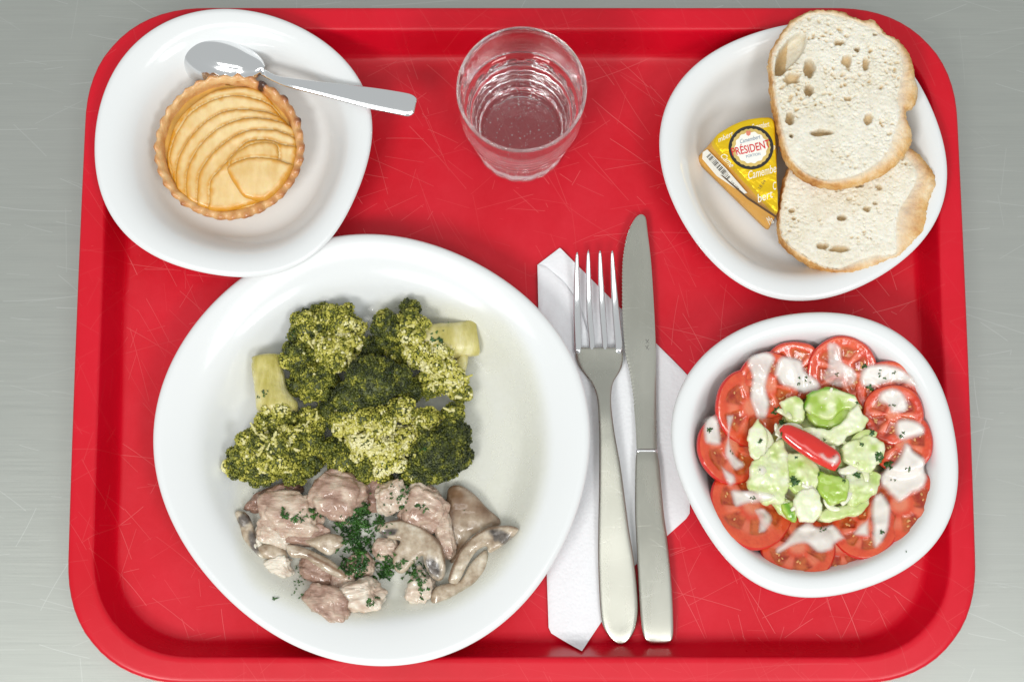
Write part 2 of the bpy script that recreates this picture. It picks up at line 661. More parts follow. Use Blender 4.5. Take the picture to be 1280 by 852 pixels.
b_out = PX([(28, 370), (45, 300), (90, 220), (160, 150), (240, 105), (320, 78), (390, 66), (480, 60), (560, 70), (640, 110), (700, 170), (760, 260), (800, 350), (818, 430), (815, 510),
            (790, 600), (740, 670), (670, 730), (590, 780), (500, 810), (420, 820), (340, 812), (250, 775), (170, 710), (110, 630), (60, 530), (35, 450)], 2.7, (810, 0), 2.185)
top = prof_smooth([(0.02, 2.58), (0.0, 2.65), (0.08, 2.73), (0.25, 2.75), (0.8, 2.64), (1.3, 2.3), (1.8, 1.6), (2.4, 1.0), (3.2, 0.72), (4.4, 0.66), (6.6, 0.65), (8.2, 0.65)], 44)
bot = prof_smooth([(8.2, 0.3), (4.1, 0.3), (3.9, 0.2), (3.8, 0.02), (3.55, 0.0), (3.3, 0.25), (2.3, 0.8), (1.5, 1.7), (0.8, 2.3), (0.2, 2.55), (0.02, 2.58)], 30)
bread_plate, BC, BR = vessel('side_plate', 'white side plate with bread slices and a foil cheese wedge', 'plate', b_out, 2.7, top + bot, 0, rk='bread')

s_out = PX([(22, 390), (28, 300), (50, 220), (90, 160), (150, 105), (220, 65), (300, 38), (380, 22), (450, 18), (540, 30), (610, 55), (680, 95), (740, 155), (780, 230), (805, 310), (825, 400),
            (828, 480), (815, 560), (785, 640), (730, 705), (660, 755), (580, 790), (500, 812), (420, 820), (330, 812), (250, 780), (190, 730), (140, 665), (90, 590), (50, 510), (28, 440)], 4.0, (830, 380), 2.241)
top = prof_smooth([(0.02, 3.75), (0.0, 3.85), (0.1, 4.0), (0.3, 4.08), (0.7, 4.06), (0.95, 3.95), (1.2, 3.6), (1.6, 2.7), (2.1, 1.6), (2.8, 1.0), (3.8, 0.8), (6.8, 0.75), (8.2, 0.75)], 50)
bot = prof_smooth([(8.2, 0.35), (4.4, 0.35), (4.2, 0.02), (3.9, 0.0), (3.7, 0.2), (2.6, 0.7), (1.6, 1.5), (1.0, 2.6), (0.6, 3.4), (0.15, 3.65), (0.02, 3.75)], 30)
salad_bowl, SCN, SR = vessel('salad_bowl', 'white rounded bowl filled with tomato and cucumber salad', 'bowl', s_out, 4.0, top + bot, 0, rk='bowl')

# ------------------------------------------------------------------ water glass
t = NT('clear_glass')
t.set(color=(1.0, 1.0, 1.0), rough=0.0, ior=1.48, trans=1.0)
M_GLASS = t.m
t = NT('still_water')
t.set(color=(1.0, 1.0, 1.0), rough=0.0, ior=1.333, trans=1.0)
M_WATER = t.m
gc = P(652, 111, 8.5)
gc = (gc[0], gc[1], 0.0)
outer = smooth_open([(0, 0.12), (1.6, 0.10), (1.95, 0.02), (2.2, 0.0), (2.38, 0.12), (2.44, 0.5), (2.48, 1.4), (2.54, 1.62), (2.56, 1.8), (2.56, 2.7), (2.60, 2.95), (2.80, 3.10), (2.86, 3.3), (2.86, 4.15),
                     (2.90, 4.32), (3.06, 4.47), (3.09, 4.8), (3.11, 6.2), (3.16, 7.3), (3.17, 7.42), (3.13, 7.52), (3.06, 7.53), (3.0, 7.44)], 300)
inner = smooth_open([(3.0, 7.44), (2.95, 7.0), (2.92, 6.0), (2.88, 5.0), (2.83, 4.75), (2.68, 4.5), (2.65, 4.3), (2.62, 3.55), (2.58, 3.35), (2.42, 3.1), (2.38, 2.8), (2.33, 2.0), (2.26, 1.4), (2.05, 1.05), (1.7, 0.95), (0, 0.92)], 150)


def flutes(ph, r, z):
    w = max(0.0, min(1.0, (4.9 - z) / 0.3)) * (1.0 if z > 0.15 else 0.3)
    return 1 + 0.022 * w * np.abs(np.cos(9 * ph)) - 0.012 * w


GS = np.array([0.99, 1.133])
outer, inner = outer * GS, inner * GS
Vo, Fo = lathe([tuple(p) for p in outer], gc, 144, flutes)
Vi, Fi = lathe([tuple(p) for p in inner], gc, 144)
g = mk('water_glass', *join([(Vo, Fo), (Vi, Fi)]), M_GLASS, origin=gc)
tag(g, 'small clear ridged stacking tumbler part filled with water', 'glass')
# water inside the glass, a hair outside the inner wall so the two share the wall
wl = 4.55
wp = [(0, 1.038)] + [(r + 0.006, z) for r, z in [tuple(q) for q in inner[::-1]] if 1.07 < z < wl and r > 1.0] + [(2.60, wl - 0.01), (2.54, wl - 0.05), (2.4, wl - 0.07), (0, wl - 0.07)]
V, F = lathe(wp, gc, 120)
w = mk('drinking_water', V, F, M_WATER, origin=(gc[0], gc[1], 1.038))
tag(w, 'still clear water standing in the small tumbler', 'water')
bub = []
iv, if_ = ico(1)
for k in range(230):
    a = RNG.uniform(0, 2 * pi)
    r = 2.1 * math.sqrt(RNG.uniform(0, 1))
    on = RNG.uniform() < 0.7
    z = 1.07 + RNG.uniform(0, .03) + (0.25 * (r / 2.1) ** 6) if on else RNG.uniform(1.4, 4.3)
    if not on: r = 2.15
    s = RNG.uniform(0.012, 0.036)
    bub.append((iv * s + np.array([gc[0] + r * cos(a), gc[1] + r * sin(a), z + s]), if_))
M_BUB = simple('bubble_sheen', (0.9, 0.9, 0.9), 0.1, 0)
o = mk('bubble', *join(bub), M_BUB, parent=w)
tag(o, kind='stuff')

# ------------------------------------------------------------------ paper napkin
t = NT('tissue_paper')
t.set(color=(0.84, 0.85, 0.87), rough=0.9, spec=0.1, sheen=0.1)
hb = t.math('ADD', t.math('MULTIPLY', t.noise(60, 4), 1.2), t.math('MULTIPLY', t.vor(700, feat='SMOOTH_F1'), 0.7))
t.set(normal=t.bump(hb, 0.5, 0.0006))
M_TISSUE = t.m


def sheet(poly, z0, th, seed, wave=0.03):
    pl = resample(np.vstack([poly, poly[:1]]), 121)[:-1]

    def fn(V, d):
        n = fbm(np.column_stack([V * np.array([0.9, 0.35]), np.full(len(V), seed)]), seed, 2) * wave
        puff = 0.5 + 0.5 * dome(d, 0.12)
        # the lower tip rides up the sloping tray wall
        wall = np.interp(V[:, 1] - (TY - TH / 2), [1.2, 1.38, 1.75, 2.1, 2.5], [1.95, 1.62, .80, .16, 0])
        return z0 + n + th * puff + wall, z0 + 0.0 * d + wall
    return pillow(pl, 0.15, fn)


nap = thing('paper_napkin', 'white folded paper napkin under the fork and knife', 'napkin', P(740, 560, 0.03))
low = PX([(690, 322), (700, 309.5), (859, 467.5), (866, 500), (862, 644), (833.8, 669.4), (794, 706), (747, 752), (700, 740), (688, 600)], 0.1)
V, F, d = sheet(low, 0.02, 0.10, 2, 0.07)
mk('lower_fold', V, F, M_TISSUE, parent=nap, sharp=40, rk='napkin')
upf = PX([(671.8, 331), (683, 333), (708, 356), (722, 378), (736, 420), (760, 500), (762, 640), (757, 769), (726.5, 814.2), (686, 789), (683.4, 715), (673, 386)], 0.2)
V, F, d = sheet(upf, 0.14, 0.12, 5, 0.11)
mk('top_fold', V, F, M_TISSUE, parent=nap, sharp=40, rk='napkin')
cor = PX([(671.8, 331), (700, 309.5), (727, 337), (742, 380), (738, 412), (722, 376), (706, 352), (683, 334)], 0.15)
V, F, d = sheet(cor, 0.125, 0.07, 9, 0.01)
mk('folded_corner', V, F, M_TISSUE, parent=nap, sharp=40, rk='napkin')

# ------------------------------------------------------------------ cutlery
t = NT('worn_stainless')
n1 = t.noise(60, 5, 0.65, t.mapping((1, 0.25, 1)))
n2 = t.noise(16, 3)
col = t.ramp(n2, [(0.3, (0.52, 0.515, 0.445)), (0.7, (0.60, 0.595, 0.525))])
sc = t.math('MAXIMUM', scratch_mask(t, 120, 0.00012, 0.01, 3), scratch_mask(t, 90, 0.00012, 0.012, 5))
t.set(color=t.mix(t.math('MULTIPLY', sc, 0.3), col, (0.85, 0.85, 0.82)), metal=1.0, rough=t.math('MULTIPLY_ADD', n1, 0.22, 0.16))
t.set(normal=t.bump(t.math('ADD', n1, t.math('MULTIPLY', sc, -0.6)), 0.08, 0.0003))
M_INOX = t.m
t = NT('polished_stainless')
t.set(color=(0.86, 0.87, 0.88), metal=1.0, rough=t.math('MULTIPLY_ADD', t.noise(60, 4), 0.12, 0.05))
t.set(normal=t.bump(t.noise(400, 4), 0.03, 0.0002))
M_POLISH = t.m


def loft(st, n, K=20, e=2.6, crown=0.0, caps=True):
    """st: (left px, left py, right px, right py, z, thickness). Rounded flat bar through them."""
    A = []
    for lx, ly, rx, ry, z, th in st:
        a = P(lx, ly, z)
        b = P(rx, ry, z)
        A.append(np.concatenate([a, b, [th]]))
    A = smooth_open(A, n)
    R = []
    th_ = np.linspace(0, 2 * pi, K, endpoint=False)
    for q in A:
        a, b, t_ = q[:3], q[3:6], max(q[6], 0.01)
        m = (a + b) / 2
        u = (b - a) / 2
        c, s = np.cos(th_), np.sin(th_)
        pw = 2 / e
        cx = np.sign(c) * np.abs(c) ** pw
        sx = np.sign(s) * np.abs(s) ** pw
        zz = np.where(sx > 0, sx * (t_ / 2 + crown * (1 - cx ** 2) * 0), sx * t_ / 2)
        zz = zz + crown * (1 - cx ** 2) * np.linalg.norm(u)
        R.append(m + np.outer(cx, u) + np.outer(zz, [0, 0, 1]))
    return rings(R, cap0=caps, cap1=caps)


fork = thing('table_fork', 'stainless steel table fork with four tines, lying left of the knife', 'fork', P(760, 620, 0.3))
tips = [(721.4, 314.8), (735.4, 313), (750, 313), (765.3, 313)]
mid = [((716.6, 385), (726.0, 386)), ((732.6, 385), (740.8, 386)), ((748.8, 385), (757.2, 386)), ((764.8, 385), (774.0, 386))]
bas = [((717.2, 428), (727.4, 428)), ((735.6, 428), (743.8, 428)), ((752.2, 428), (759.8, 428)), ((768.0, 428), (778.2, 428))]
for k in range(4):
    tx, ty = tips[k]
    (ax, ay), (bx, by) = mid[k]
    (cx_, cy_), (dx_, dy_) = bas[k]
    st = [(tx - 0.9, ty + 0.5, tx + 0.9, ty + 0.5, 1.30, 0.09), (tx - 2.0, ty + 4, tx + 1.9, ty + 4, 1.24, 0.12),
          ((tx + ax) / 2 - 1.6, 349, (tx + bx) / 2 + 0.8, 350, 0.90, 0.17), (ax, ay, bx, by, 0.62, 0.2), (cx_, cy_, dx_, dy_, 0.46, 0.22),
          (cx_ + .3, cy_ + 14, dx_ - .3, dy_ + 14, 0.42, 0.2)]
    V, F = loft(st, 26, 14, 2.6)
    mk('tine', V, F, M_POLISH, parent=fork)
hs = [(719.0, 434.5, 778.0, 434.5, 0.44, 0.20), (719.8, 447, 778.8, 447, 0.42, 0.22), (722.5, 456, 777.8, 456, 0.43, 0.22), (728, 464.5, 774.6, 464.5, 0.47, 0.22), (738.6, 478, 766.6, 478, 0.66, 0.23),
      (745.2, 494, 764, 494, 0.92, 0.25), (747.5, 514, 764.8, 514, 1.06, 0.27), (748.7, 545, 769, 545, 1.02, 0.26), (748.7, 581, 775.5, 581, 0.92, 0.25), (748.4, 618, 780.6, 618, 0.80, 0.25),
      (747.6, 660, 786, 660, 0.68, 0.25), (747.5, 704, 793, 704, 0.56, 0.25), (749.5, 753, 797.3, 753, 0.46, 0.25), (752.6, 778, 795.6, 778, 0.42, 0.24), (759.8, 793, 790.4, 793, 0.41, 0.22),
      (767.5, 801.5, 783.8, 801.5, 0.40, 0.18), (773, 804.5, 778, 804.5, 0.40, 0.1)]
V, F = loft(hs, 130, 24, 3.0, 0.0)
mk('handle', V, F, M_INOX, parent=fork)

knife = thing('table_knife', 'stainless steel table knife with a serrated edge, lying right of the fork', 'knife', P(810, 620, 0.3))
bl = [(799.5, 268.2, 803.5, 268.2, 0.62, 0.06), (796, 270.5, 806.5, 270.5, 0.62, 0.08), (791.7, 276, 808.2, 276, 0.61, 0.1), (784, 291, 809.8, 291, 0.6, 0.12), (779.3, 311.7, 812.4, 311.7, 0.58, 0.13), (776.9, 337.5, 815, 337.5, 0.56, 0.14),
      (777.2, 389, 818.2, 389, 0.52, 0.15), (780.3, 438, 820.2, 438, 0.49, 0.16), (786.0, 463.5, 820.3, 463.5, 0.48, 0.17), (791.4, 498.7, 820.2, 498.7, 0.48, 0.18), (794.4, 533.9, 820.7, 533.9, 0.5, 0.22), (795.6, 561, 821.3, 561, 0.52, 0.26)]
V, F = loft(bl, 220, 18, 5.0)
# serrations: nip the left edge between y 285 and y 500 px
K = 18
y0, y1 = P(780, 283, .5)[1], P(780, 505, .5)[1]
for i in range(220):
    ring = V[i * K:(i + 1) * K]
    y = ring[:, 1].mean()
    if y1 < y < y0:
        mx = ring[:, 0].mean()
        wgt = np.clip((mx - ring[:, 0]) / (mx - ring[:, 0].min()), 0, 1) ** 3
        ring[:, 0] += wgt * 0.045 * (0.5 + 0.5 * math.cos(y * 2 * pi / 0.185))
        ring[:, 2] = ring[:, 2] * (1 - wgt * 0.0)
mk('blade', V, F, M_INOX, parent=knife, sharp=50)
hl = [(795.7, 563.5, 821.5, 563.5, 0.52, 0.34), (794.8, 570, 822.4, 570, 0.52, 0.40), (794.0, 582, 824.4, 582, 0.52, 0.44), (793.6, 639, 829.6, 639, 0.51, 0.46), (795.4, 679, 835, 679, 0.5, 0.46),
      (798, 728.6, 839.8, 728.6, 0.48, 0.44), (801.3, 778, 841.8, 778, 0.46, 0.42), (804.6, 796, 841.0, 796, 0.45, 0.38), (808.5, 801.0, 838.5, 801.2, 0.45, 0.3), (813, 803.3, 833, 803.4, 0.45, 0.2)]
V, F = loft(hl, 80, 24, 5.5)
mk('handle', V, F, M_INOX, parent=knife)
V, F = loft([(794.9, 561.6, 822.1, 561.6, 0.525, 0.30), (794.7, 562.6, 822.3, 562.6, 0.525, 0.42), (794.7, 564.6, 822.3, 564.6, 0.525, 0.42), (794.9, 565.6, 822.1, 565.6, 0.525, 0.30)], 8, 24, 5)
mk('bolster', V, F, M_POLISH, parent=knife)
st = [(808.5 + dx, 424 + dy, 809.8 + dx, 425 + dy, 0.583, 0.012) for dx, dy in ((0, 0), (2, 5))]
pr = []
for q in ([(807, 424), (811, 429)], [(811, 424), (807.5, 429)], [(807, 432), (811, 437)], [(810.5, 431), (808, 436)]):
    (a, b), (c_, d_) = q
    pr.append(loft([(a - .4, b, a + .4, b, 0.582, .01), (c_ - .4, d_, c_ + .4, d_, 0.578, .01)], 4, 6, 2))
M_STAMP = simple('stamped_mark', (0.16, 0.16, 0.15), 0.5, 0.1)
mk('maker_mark', *join(pr), M_STAMP, parent=knife)

# dessert spoon: bowl turned down, handle across the plate rim
spoon = thing('dessert_spoon', 'stainless steel spoon lying bowl down on the dessert plate', 'spoon', P(300, 90, 1.6))
A0, A1 = np.array([216.6, 58]), np.array([333.0, 92.0])
ax = (A1 - A0) / np.linalg.norm(A1 - A0)
ay = np.array([-ax[1], ax[0]])
Lp = np.linalg.norm(A1 - A0)
R = []
NS = 48
for i in range(NS + 1):
    u = (1 - cos(pi * i / NS)) / 2 if i < NS else 1.0
    # half width along the egg-shaped bowl (photo px)
    uu = 1 - u
    hw = 33.5 * (max(0.0, math.sin(pi * min(1, u ** 0.86)))) ** 0.55 if 0 < u < 1 else 0
    hw = max(hw, 0.3 if u < .5 else 4.2)
    c = A0 + ax * Lp * u
    zb = 1.55 + 1.05 * u ** 1.6 * 0.5 + 0.75 * max(0, (u - 0.75) / 0.25) ** 1.5 * 0.9
    hgt = 1.1 * (hw / 33.5) ** 0.9
    row = []
    for k in range(33):
        v = -1 + 2 * k / 32
        zz = zb + hgt * (1 - abs(v) ** 2.3) ** 0.75
        q = c + ay * hw * v
        row.append(P(q[0], q[1], 1.9)[:2].tolist() + [zz])
    R.append(np.array(row))
R = np.array(R)
nr, nc_ = R.shape[:2]
Vt = R.reshape(-1, 3)
Vb = Vt - np.array([0, 0, 0.10])
F = []
for i in range(nr - 1):
    for k in range(nc_ - 1):
        a = i * nc_ + k
        F.append((a, a + 1, a + nc_ + 1, a + nc_))
m = len(Vt)
F += [tuple(x + m for x in f[::-1]) for f in F]
bd = [i * nc_ for i in range(nr)] + [(nr - 1) * nc_ + k for k in range(1, nc_)] + [i * nc_ + nc_ - 1 for i in range(nr - 2, -1, -1)] + [k for k in range(nc_ - 2, 0, -1)]
F += [(bd[j], bd[(j + 1) % len(bd)], bd[(j + 1) % len(bd)] + m, bd[j] + m) for j in range(len(bd))]
mk('spoon_bowl', np.vstack([Vt, Vb]), F, M_POLISH, parent=spoon, rk='dessert')
sh = [(327.5, 84.5, 325.5, 94, 2.62, 0.16), (333.5, 88.5, 331.5, 97, 2.95, 0.22), (345.5, 94.6, 343, 102.6, 3.20, 0.26), (365, 98, 361, 109.6, 3.35, 0.24), (412.5, 103.9, 406, 121.4, 3.42, 0.22), (465.6, 109.6, 459, 135.6, 3.40, 0.22),
      (505.4, 115.8, 500, 144.4, 3.36, 0.22), (516.5, 119.2, 510.5, 146, 3.35, 0.2), (521.5, 124.0, 517.5, 142.5, 3.35, 0.14)]
V, F = loft(sh, 70, 26, 3.2, 0.10)
mk('handle', V, F, M_POLISH, parent=spoon, rk='dessert')
# ------------------------------------------------------------------ apple tart
t = NT('tart_pastry')
br = t.attr('brown')
nz = t.noise(220, 5, 0.65)
v = t.math('ADD', br, t.math('MULTIPLY_ADD', nz, 0.7, -0.35))
t.set(color=t.ramp(v, [(0.1, (0.74, 0.47, 0.21)), (0.45, (0.62, 0.30, 0.10)), (0.75, (0.40, 0.14, 0.04)), (1.0, (0.06, 0.02, 0.01))]), rough=0.38, coat=0.35, coatr=0.15, sss=0.15, sssr=(1, .5, .2), ssss=0.002)
t.set(normal=t.bump(t.math('ADD', nz, t.vor(600)), 0.35, 0.0005))
M_PASTRY = t.m
t = NT('baked_apple')
ed = t.attr('edge')
fib = t.noise(160, 4, 0.6, t.mapping((1.0, 0.35, 1)))
blo = t.noise(45, 3)
base = t.ramp(t.math('ADD', t.math('MULTIPLY', fib, 0.45), t.math('MULTIPLY', blo, 0.55)), [(0.35, (0.72, 0.47, 0.17)), (0.65, (0.88, 0.70, 0.38))])
t.set(color=t.mix(ed, base, (0.66, 0.29, 0.008)), rough=0.32, coat=0.4, coatr=0.12, sss=0.35, sssr=(1, .55, .15), ssss=0.003)
t.set(normal=t.bump(fib, 0.3, 0.0006))
M_APPLE = t.m
M_FILL = simple('apple_filling', (0.62, 0.34, 0.06), 0.3, 0.25, 80, 0.4, 250, 0.0008, coat=0.4)

tc_ = P(287.5, 184.5, 2.2)
tart = thing('apple_tart', 'small golden apple tart with overlapping slices and fluted crust', 'tart', (tc_[0], tc_[1], 0.8))
ph = np.linspace(0, 2 * pi, 340, endpoint=False)
R = []
BR_ = []
for r, z, fl, b in [(3.0, .82, 0, .3), (3.15, .86, .4, .3), (3.3, 1.1, .8, .35), (3.55, 1.7, 1, .35), (3.74, 2.15, 1, .35), (3.83, 2.32, 1.1, .45), (3.84, 2.42, 1.1, .5), (3.78, 2.52, .9, .45), (3.66, 2.55, .6, .35), (3.60, 2.52, .35, .22),
                    (3.49, 2.46, .2, .15), (3.41, 2.3, .1, .2), (3.35, 2.1, 0, .3), (3.3, 1.9, 0, .3)]:
    wob = fbm(np.column_stack([np.cos(ph) * 2, np.sin(ph) * 2, np.full(340, z * .6)]), 3, 3)
    hi = fbm(np.column_stack([np.cos(ph) * 9, np.sin(ph) * 9, np.full(340, z * 3 + r * 3)]), 8, 3)
    rr = r * (0.985 + 0.018 * wob) + 0.055 * fl * (1 + hi * .8) * (np.abs(np.cos(17 * ph + .7 * wob)) * 1.6 - 0.8) + 0.075 * hi
    if r < 3.7 and z > 1.85: rr = rr + 0.10 * np.cos(ph - 2.4)          # crust lip thinner at the upper left
    zz = z + 0.09 * fl * np.cos(34 * ph + .8 * wob) * (1 if z > 2 else .3) + 0.05 * hi + .06 * wob
    R.append(np.column_stack([tc_[0] + rr * np.cos(ph), tc_[1] + rr * np.sin(ph), zz]))
    burn = np.exp(-((ph - math.radians(64)) / 0.055) ** 2) * (0.9 if z > 2.2 else .4)
    right = 0.22 * np.clip(np.cos(ph - .45), 0, 1) ** 2
    BR_.append(b + burn + right * (z > 2) + 0.18 * np.cos(34 * ph + .8 * wob) * fl * (z > 2.1) + .25 * hi)
V, F = rings(R)
mk('crust', V, F, M_PASTRY, parent=tart, attr={'brown': np.concatenate(BR_)}, rk='dessert')
poly = np.column_stack([tc_[0] + 3.5 * np.cos(ph[::4]), tc_[1] + 3.5 * np.sin(ph[::4])])
V, F, d = pillow(poly, 0.12, lambda V, d: (1.95 + .05 * fbm(np.column_stack([V * 2, d]), 4, 3), 1.5 + 0 * d))
mk('filling', V, F, M_FILL, parent=tart, rk='dessert')
arcs = [
    [(110, 480), (125, 380), (160, 290), (230, 210), (330, 140), (430, 112), (540, 108), (600, 130), (650, 180), (720, 260), (770, 400), (780, 560), (700, 690), (400, 750), (220, 700), (140, 600)],
    [(125, 500), (130, 430), (170, 330), (240, 240), (340, 180), (450, 152), (560, 165), (640, 195), (700, 260), (770, 360), (780, 600), (600, 730), (300, 730), (170, 650)],
    [(158, 600), (165, 500), (200, 420), (270, 330), (360, 260), (450, 230), (560, 228), (650, 245), (720, 285), (790, 400), (770, 600), (600, 730), (300, 745), (190, 700)],
    [(210, 620), (225, 520), (280, 420), (360, 340), (460, 290), (560, 272), (680, 285), (760, 320), (808, 375), (795, 550), (700, 690), (500, 745), (300, 755), (228, 715)],
    [(270, 650), (285, 550), (350, 460), (430, 390), (520, 345), (620, 335), (700, 345), (790, 400), (790, 560), (700, 690), (500, 745), (330, 755), (275, 730)],
    [(332, 700), (340, 600), (400, 530), (480, 440), (540, 397), (640, 390), (700, 410), (790, 430), (785, 520), (730, 640), (600, 700), (450, 745), (335, 748)],
    [(440, 500), (490, 448), (560, 412), (640, 405), (686, 425), (690, 500), (640, 560), (520, 600), (450, 560)],
    [(430, 540), (480, 505), (560, 485), (650, 487), (720, 505), (780, 535), (762, 600), (700, 670), (610, 700), (520, 690), (470, 630), (440, 580)],
]
names = ['outermost apple slice, mostly hidden under the others', None, None, None, None, None, 'small pale apple slice with a square end', 'topmost pale fan-shaped apple slice']
dirv = np.array([-0.72, 0.69])
for k, a in enumerate(arcs):
    poly = smooth_closed(PX(a, 2.35, (180, 80), 4.059), 110)
    q_ = poly - np.array([tc_[0], tc_[1]])
    rr_ = np.linalg.norm(q_, axis=1)
    poly = np.array([tc_[0], tc_[1]]) + q_ * np.minimum(1, 3.46 / rr_)[:, None]
    hi_ = (poly @ dirv).max()
    zb = 2.10 + 0.11 * k

    def fn(V, d, k=k, zb=zb, hi_=hi_):
        s = hi_ - V @ dirv
        n = fbm(np.column_stack([V * 1.3, np.full(len(V), k * 3.0)]), k, 3)
        z = zb + 0.05 * n - 0.115 * np.minimum(s, 4.5)
        return z - 0.04 + 0.30 * dome(d, .20) , z - 0.08 + 0 * d
    V, F, d = pillow(poly, 0.09, fn)
    m = len(V) // 2
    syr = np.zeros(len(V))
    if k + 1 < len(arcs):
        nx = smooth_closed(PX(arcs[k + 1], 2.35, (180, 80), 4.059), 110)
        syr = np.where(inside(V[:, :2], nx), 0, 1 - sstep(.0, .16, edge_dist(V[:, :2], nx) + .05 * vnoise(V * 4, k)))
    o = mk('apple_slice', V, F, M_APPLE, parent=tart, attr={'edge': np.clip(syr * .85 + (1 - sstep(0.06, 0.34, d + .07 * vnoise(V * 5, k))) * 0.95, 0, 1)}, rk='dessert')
    if names[k]: o['label'] = names[k]

# ------------------------------------------------------------------ foil cheese wedge
def foil(name, c1, c2, met=0.55, rough=0.28):
    t = NT(name)
    cr = t.vor(170, vec=t.mapping((1, 1, 1)), feat='F1')
    n = t.noise(120, 4, 0.6, dist=1.0)
    t.set(color=t.mix(n, c1, c2), metal=met, rough=rough)
    t.set(normal=t.bump(t.math('ADD', t.math('MULTIPLY', cr, 0.6), n), 0.55, 0.0012))
    return t.m


M_FOIL = foil('yellow_foil', (0.88, 0.55, 0.004), (0.95, 0.66, 0.02))
M_FOIL2 = foil('amber_foil', (0.74, 0.36, 0.05), (0.84, 0.46, 0.09), 0.3, 0.4)
M_WPRINT = simple('white_print', (0.88, 0.86, 0.78), 0.4, 0.03)
M_BPRINT = simple('black_print', (0.02, 0.018, 0.015), 0.4, 0.05)
M_RPRINT = simple('red_print', (0.65, 0.03, 0.03), 0.4, 0.05)
M_SPRINT = simple('slate_print', (0.16, 0.25, 0.36), 0.4, 0.05)
M_GPRINT = simple('gold_print', (0.62, 0.45, 0.13), 0.4, 0.1)
M_BROWN = simple('brown_fold', (0.10, 0.05, 0.02), 0.4, 0.1)
A = P(889, 176, 3.3)
B = P(968.5, 147, 3.6)
C = P(973, 270, 3.4)
A2 = P(867.5, 199, 1.15)
B2 = P(975, 160, 1.2)
C2 = P(962, 292, 1.25)
cheese = thing('cheese_wedge', 'foil wrapped triangular cheese portion in shiny yellow with round printed label', 'cheese', P(925, 210, 1.1))


def tri_outline(a, b, c, bulge, n=22, rc=0.12):
    """a->b bulging arc, then straight to c and back."""
    mid = (a + b) / 2
    up = np.cross(b - a, np.cross(c - a, b - a))
    up = -up / np.linalg.norm(up)
    nn = np.cross(b - a, c - a)
    out = (mid - c)
    out = out - (b - a) * np.dot(out, b - a) / np.dot(b - a, b - a)
    out = out / np.linalg.norm(out)
    p = []
    for t_ in np.linspace(0, 1, n, endpoint=False):
        p.append(a + (b - a) * t_ + out * bulge * (1 - (2 * t_ - 1) ** 2))
    for t_ in np.linspace(0, 1, n, endpoint=False): p.append(b + (c - b) * t_)
    for t_ in np.linspace(0, 1, n, endpoint=False): p.append(c + (a - c) * t_)
    p = np.array(p)
    # round the corners by smoothing
    for _ in range(3): p = (np.roll(p, 1, 0) + 2 * p + np.roll(p, -1, 0)) / 4
    return p


T_ = tri_outline(A, B, C, 0.42)
B_ = tri_outline(A2, B2, C2, 0.42)
cen = T_.mean(0)
nrm = np.cross(B - A, C - A)
nrm /= np.linalg.norm(nrm)
if nrm[2] < 0: nrm = -nrm
R = [B_ * 0.93 + B_.mean(0) * .07, B_, B_ + (T_ - B_) * .12, B_ + (T_ - B_) * .5, B_ + (T_ - B_) * .86, T_ - nrm * .05, T_ * .985 + cen * .015, T_ * .94 + cen * .06 + nrm * .015, T_ * .6 + cen * .4 + nrm * 0.012, T_ * .2 + cen * .8 + nrm * .012]
for i in range(2, 7):
    R[i] = R[i] + 0.035 * np.stack([fbm(R[i] * 2.2 + 9 * m, m, 3) for m in range(3)], 1)
V, F = rings(R, cap0=True, cap1=True)
n3 = len(T_)
mi = []
for f in F:
    r = min(f) // n3
    mi.append(1 if r < 4 else 0)
F = [f for f in F]
# winding check
c0 = (V[F[3 * n3][0]] + V[F[3 * n3][2]]) / 2 - cen
mk('foil_wrap', V, F, [M_FOIL, M_FOIL2], parent=cheese, midx=mi, rk='bread')


def on_plane(px, py, off=0.02, p0=A, n=nrm):
    d = ray(px, py)
    q = p0 + n * off
    return CAM + d * (np.dot(q - CAM, n) / np.dot(d, n))


def text_mesh(s, size=1.0, shear=0.0, bold=0.0, spacing=1.0):
    cu = bpy.data.curves.new('lettering', 'FONT')
    cu.body = s
    cu.size = size
    cu.shear = shear
    cu.offset = bold
    cu.space_character = spacing
    cu.align_x = 'CENTER'
    cu.align_y = 'CENTER'
    cu.resolution_u = 3
    ob = bpy.data.objects.new('lettering', cu)
    COL.objects.link(ob)
    dg = bpy.context.evaluated_depsgraph_get()
    me = bpy.data.meshes.new_from_object(ob.evaluated_get(dg))
    V = np.array([tuple(v.co) for v in me.vertices])
    F = [tuple(p.vertices) for p in me.polygons]
    bpy.data.objects.remove(ob)
    bpy.data.meshes.remove(me)
    return V, F


def put_text(s, px, py, h, ang, mat, name='lettering', off=0.03, shear=0.0, bold=0.0, width=None, arch=0.0, plane=(None, None), spacing=1.0, parent=None, clip=None):
    """Flat print on the foil: middle at photo pixel, h cap height in cm, ang degrees counterclockwise on the picture."""
    p0, n = plane
    if p0 is None: p0, n = A, nrm
    V, F = text_mesh(s, 1.0, shear, bold, spacing)
    hh = 0.7
    k = h / hh
    o = on_plane(px, py, off, p0, n)
    a = math.radians(ang)
    ex = on_plane(px + 10 * cos(a), py - 10 * sin(a), off, p0, n) - o
    ex /= np.linalg.norm(ex)
    ey = np.cross(n, ex)
    w = V[:, 0].max() - V[:, 0].min()
    kx = k if width is None else width / w
    x, y = V[:, 0] * kx, V[:, 1] * k
    y = y - arch * (x / (w * kx / 2)) ** 2
    W = o + np.outer(x, ex) + np.outer(y, ey)
    return mk(name, W, F, mat, parent=parent or cheese, smooth=False)


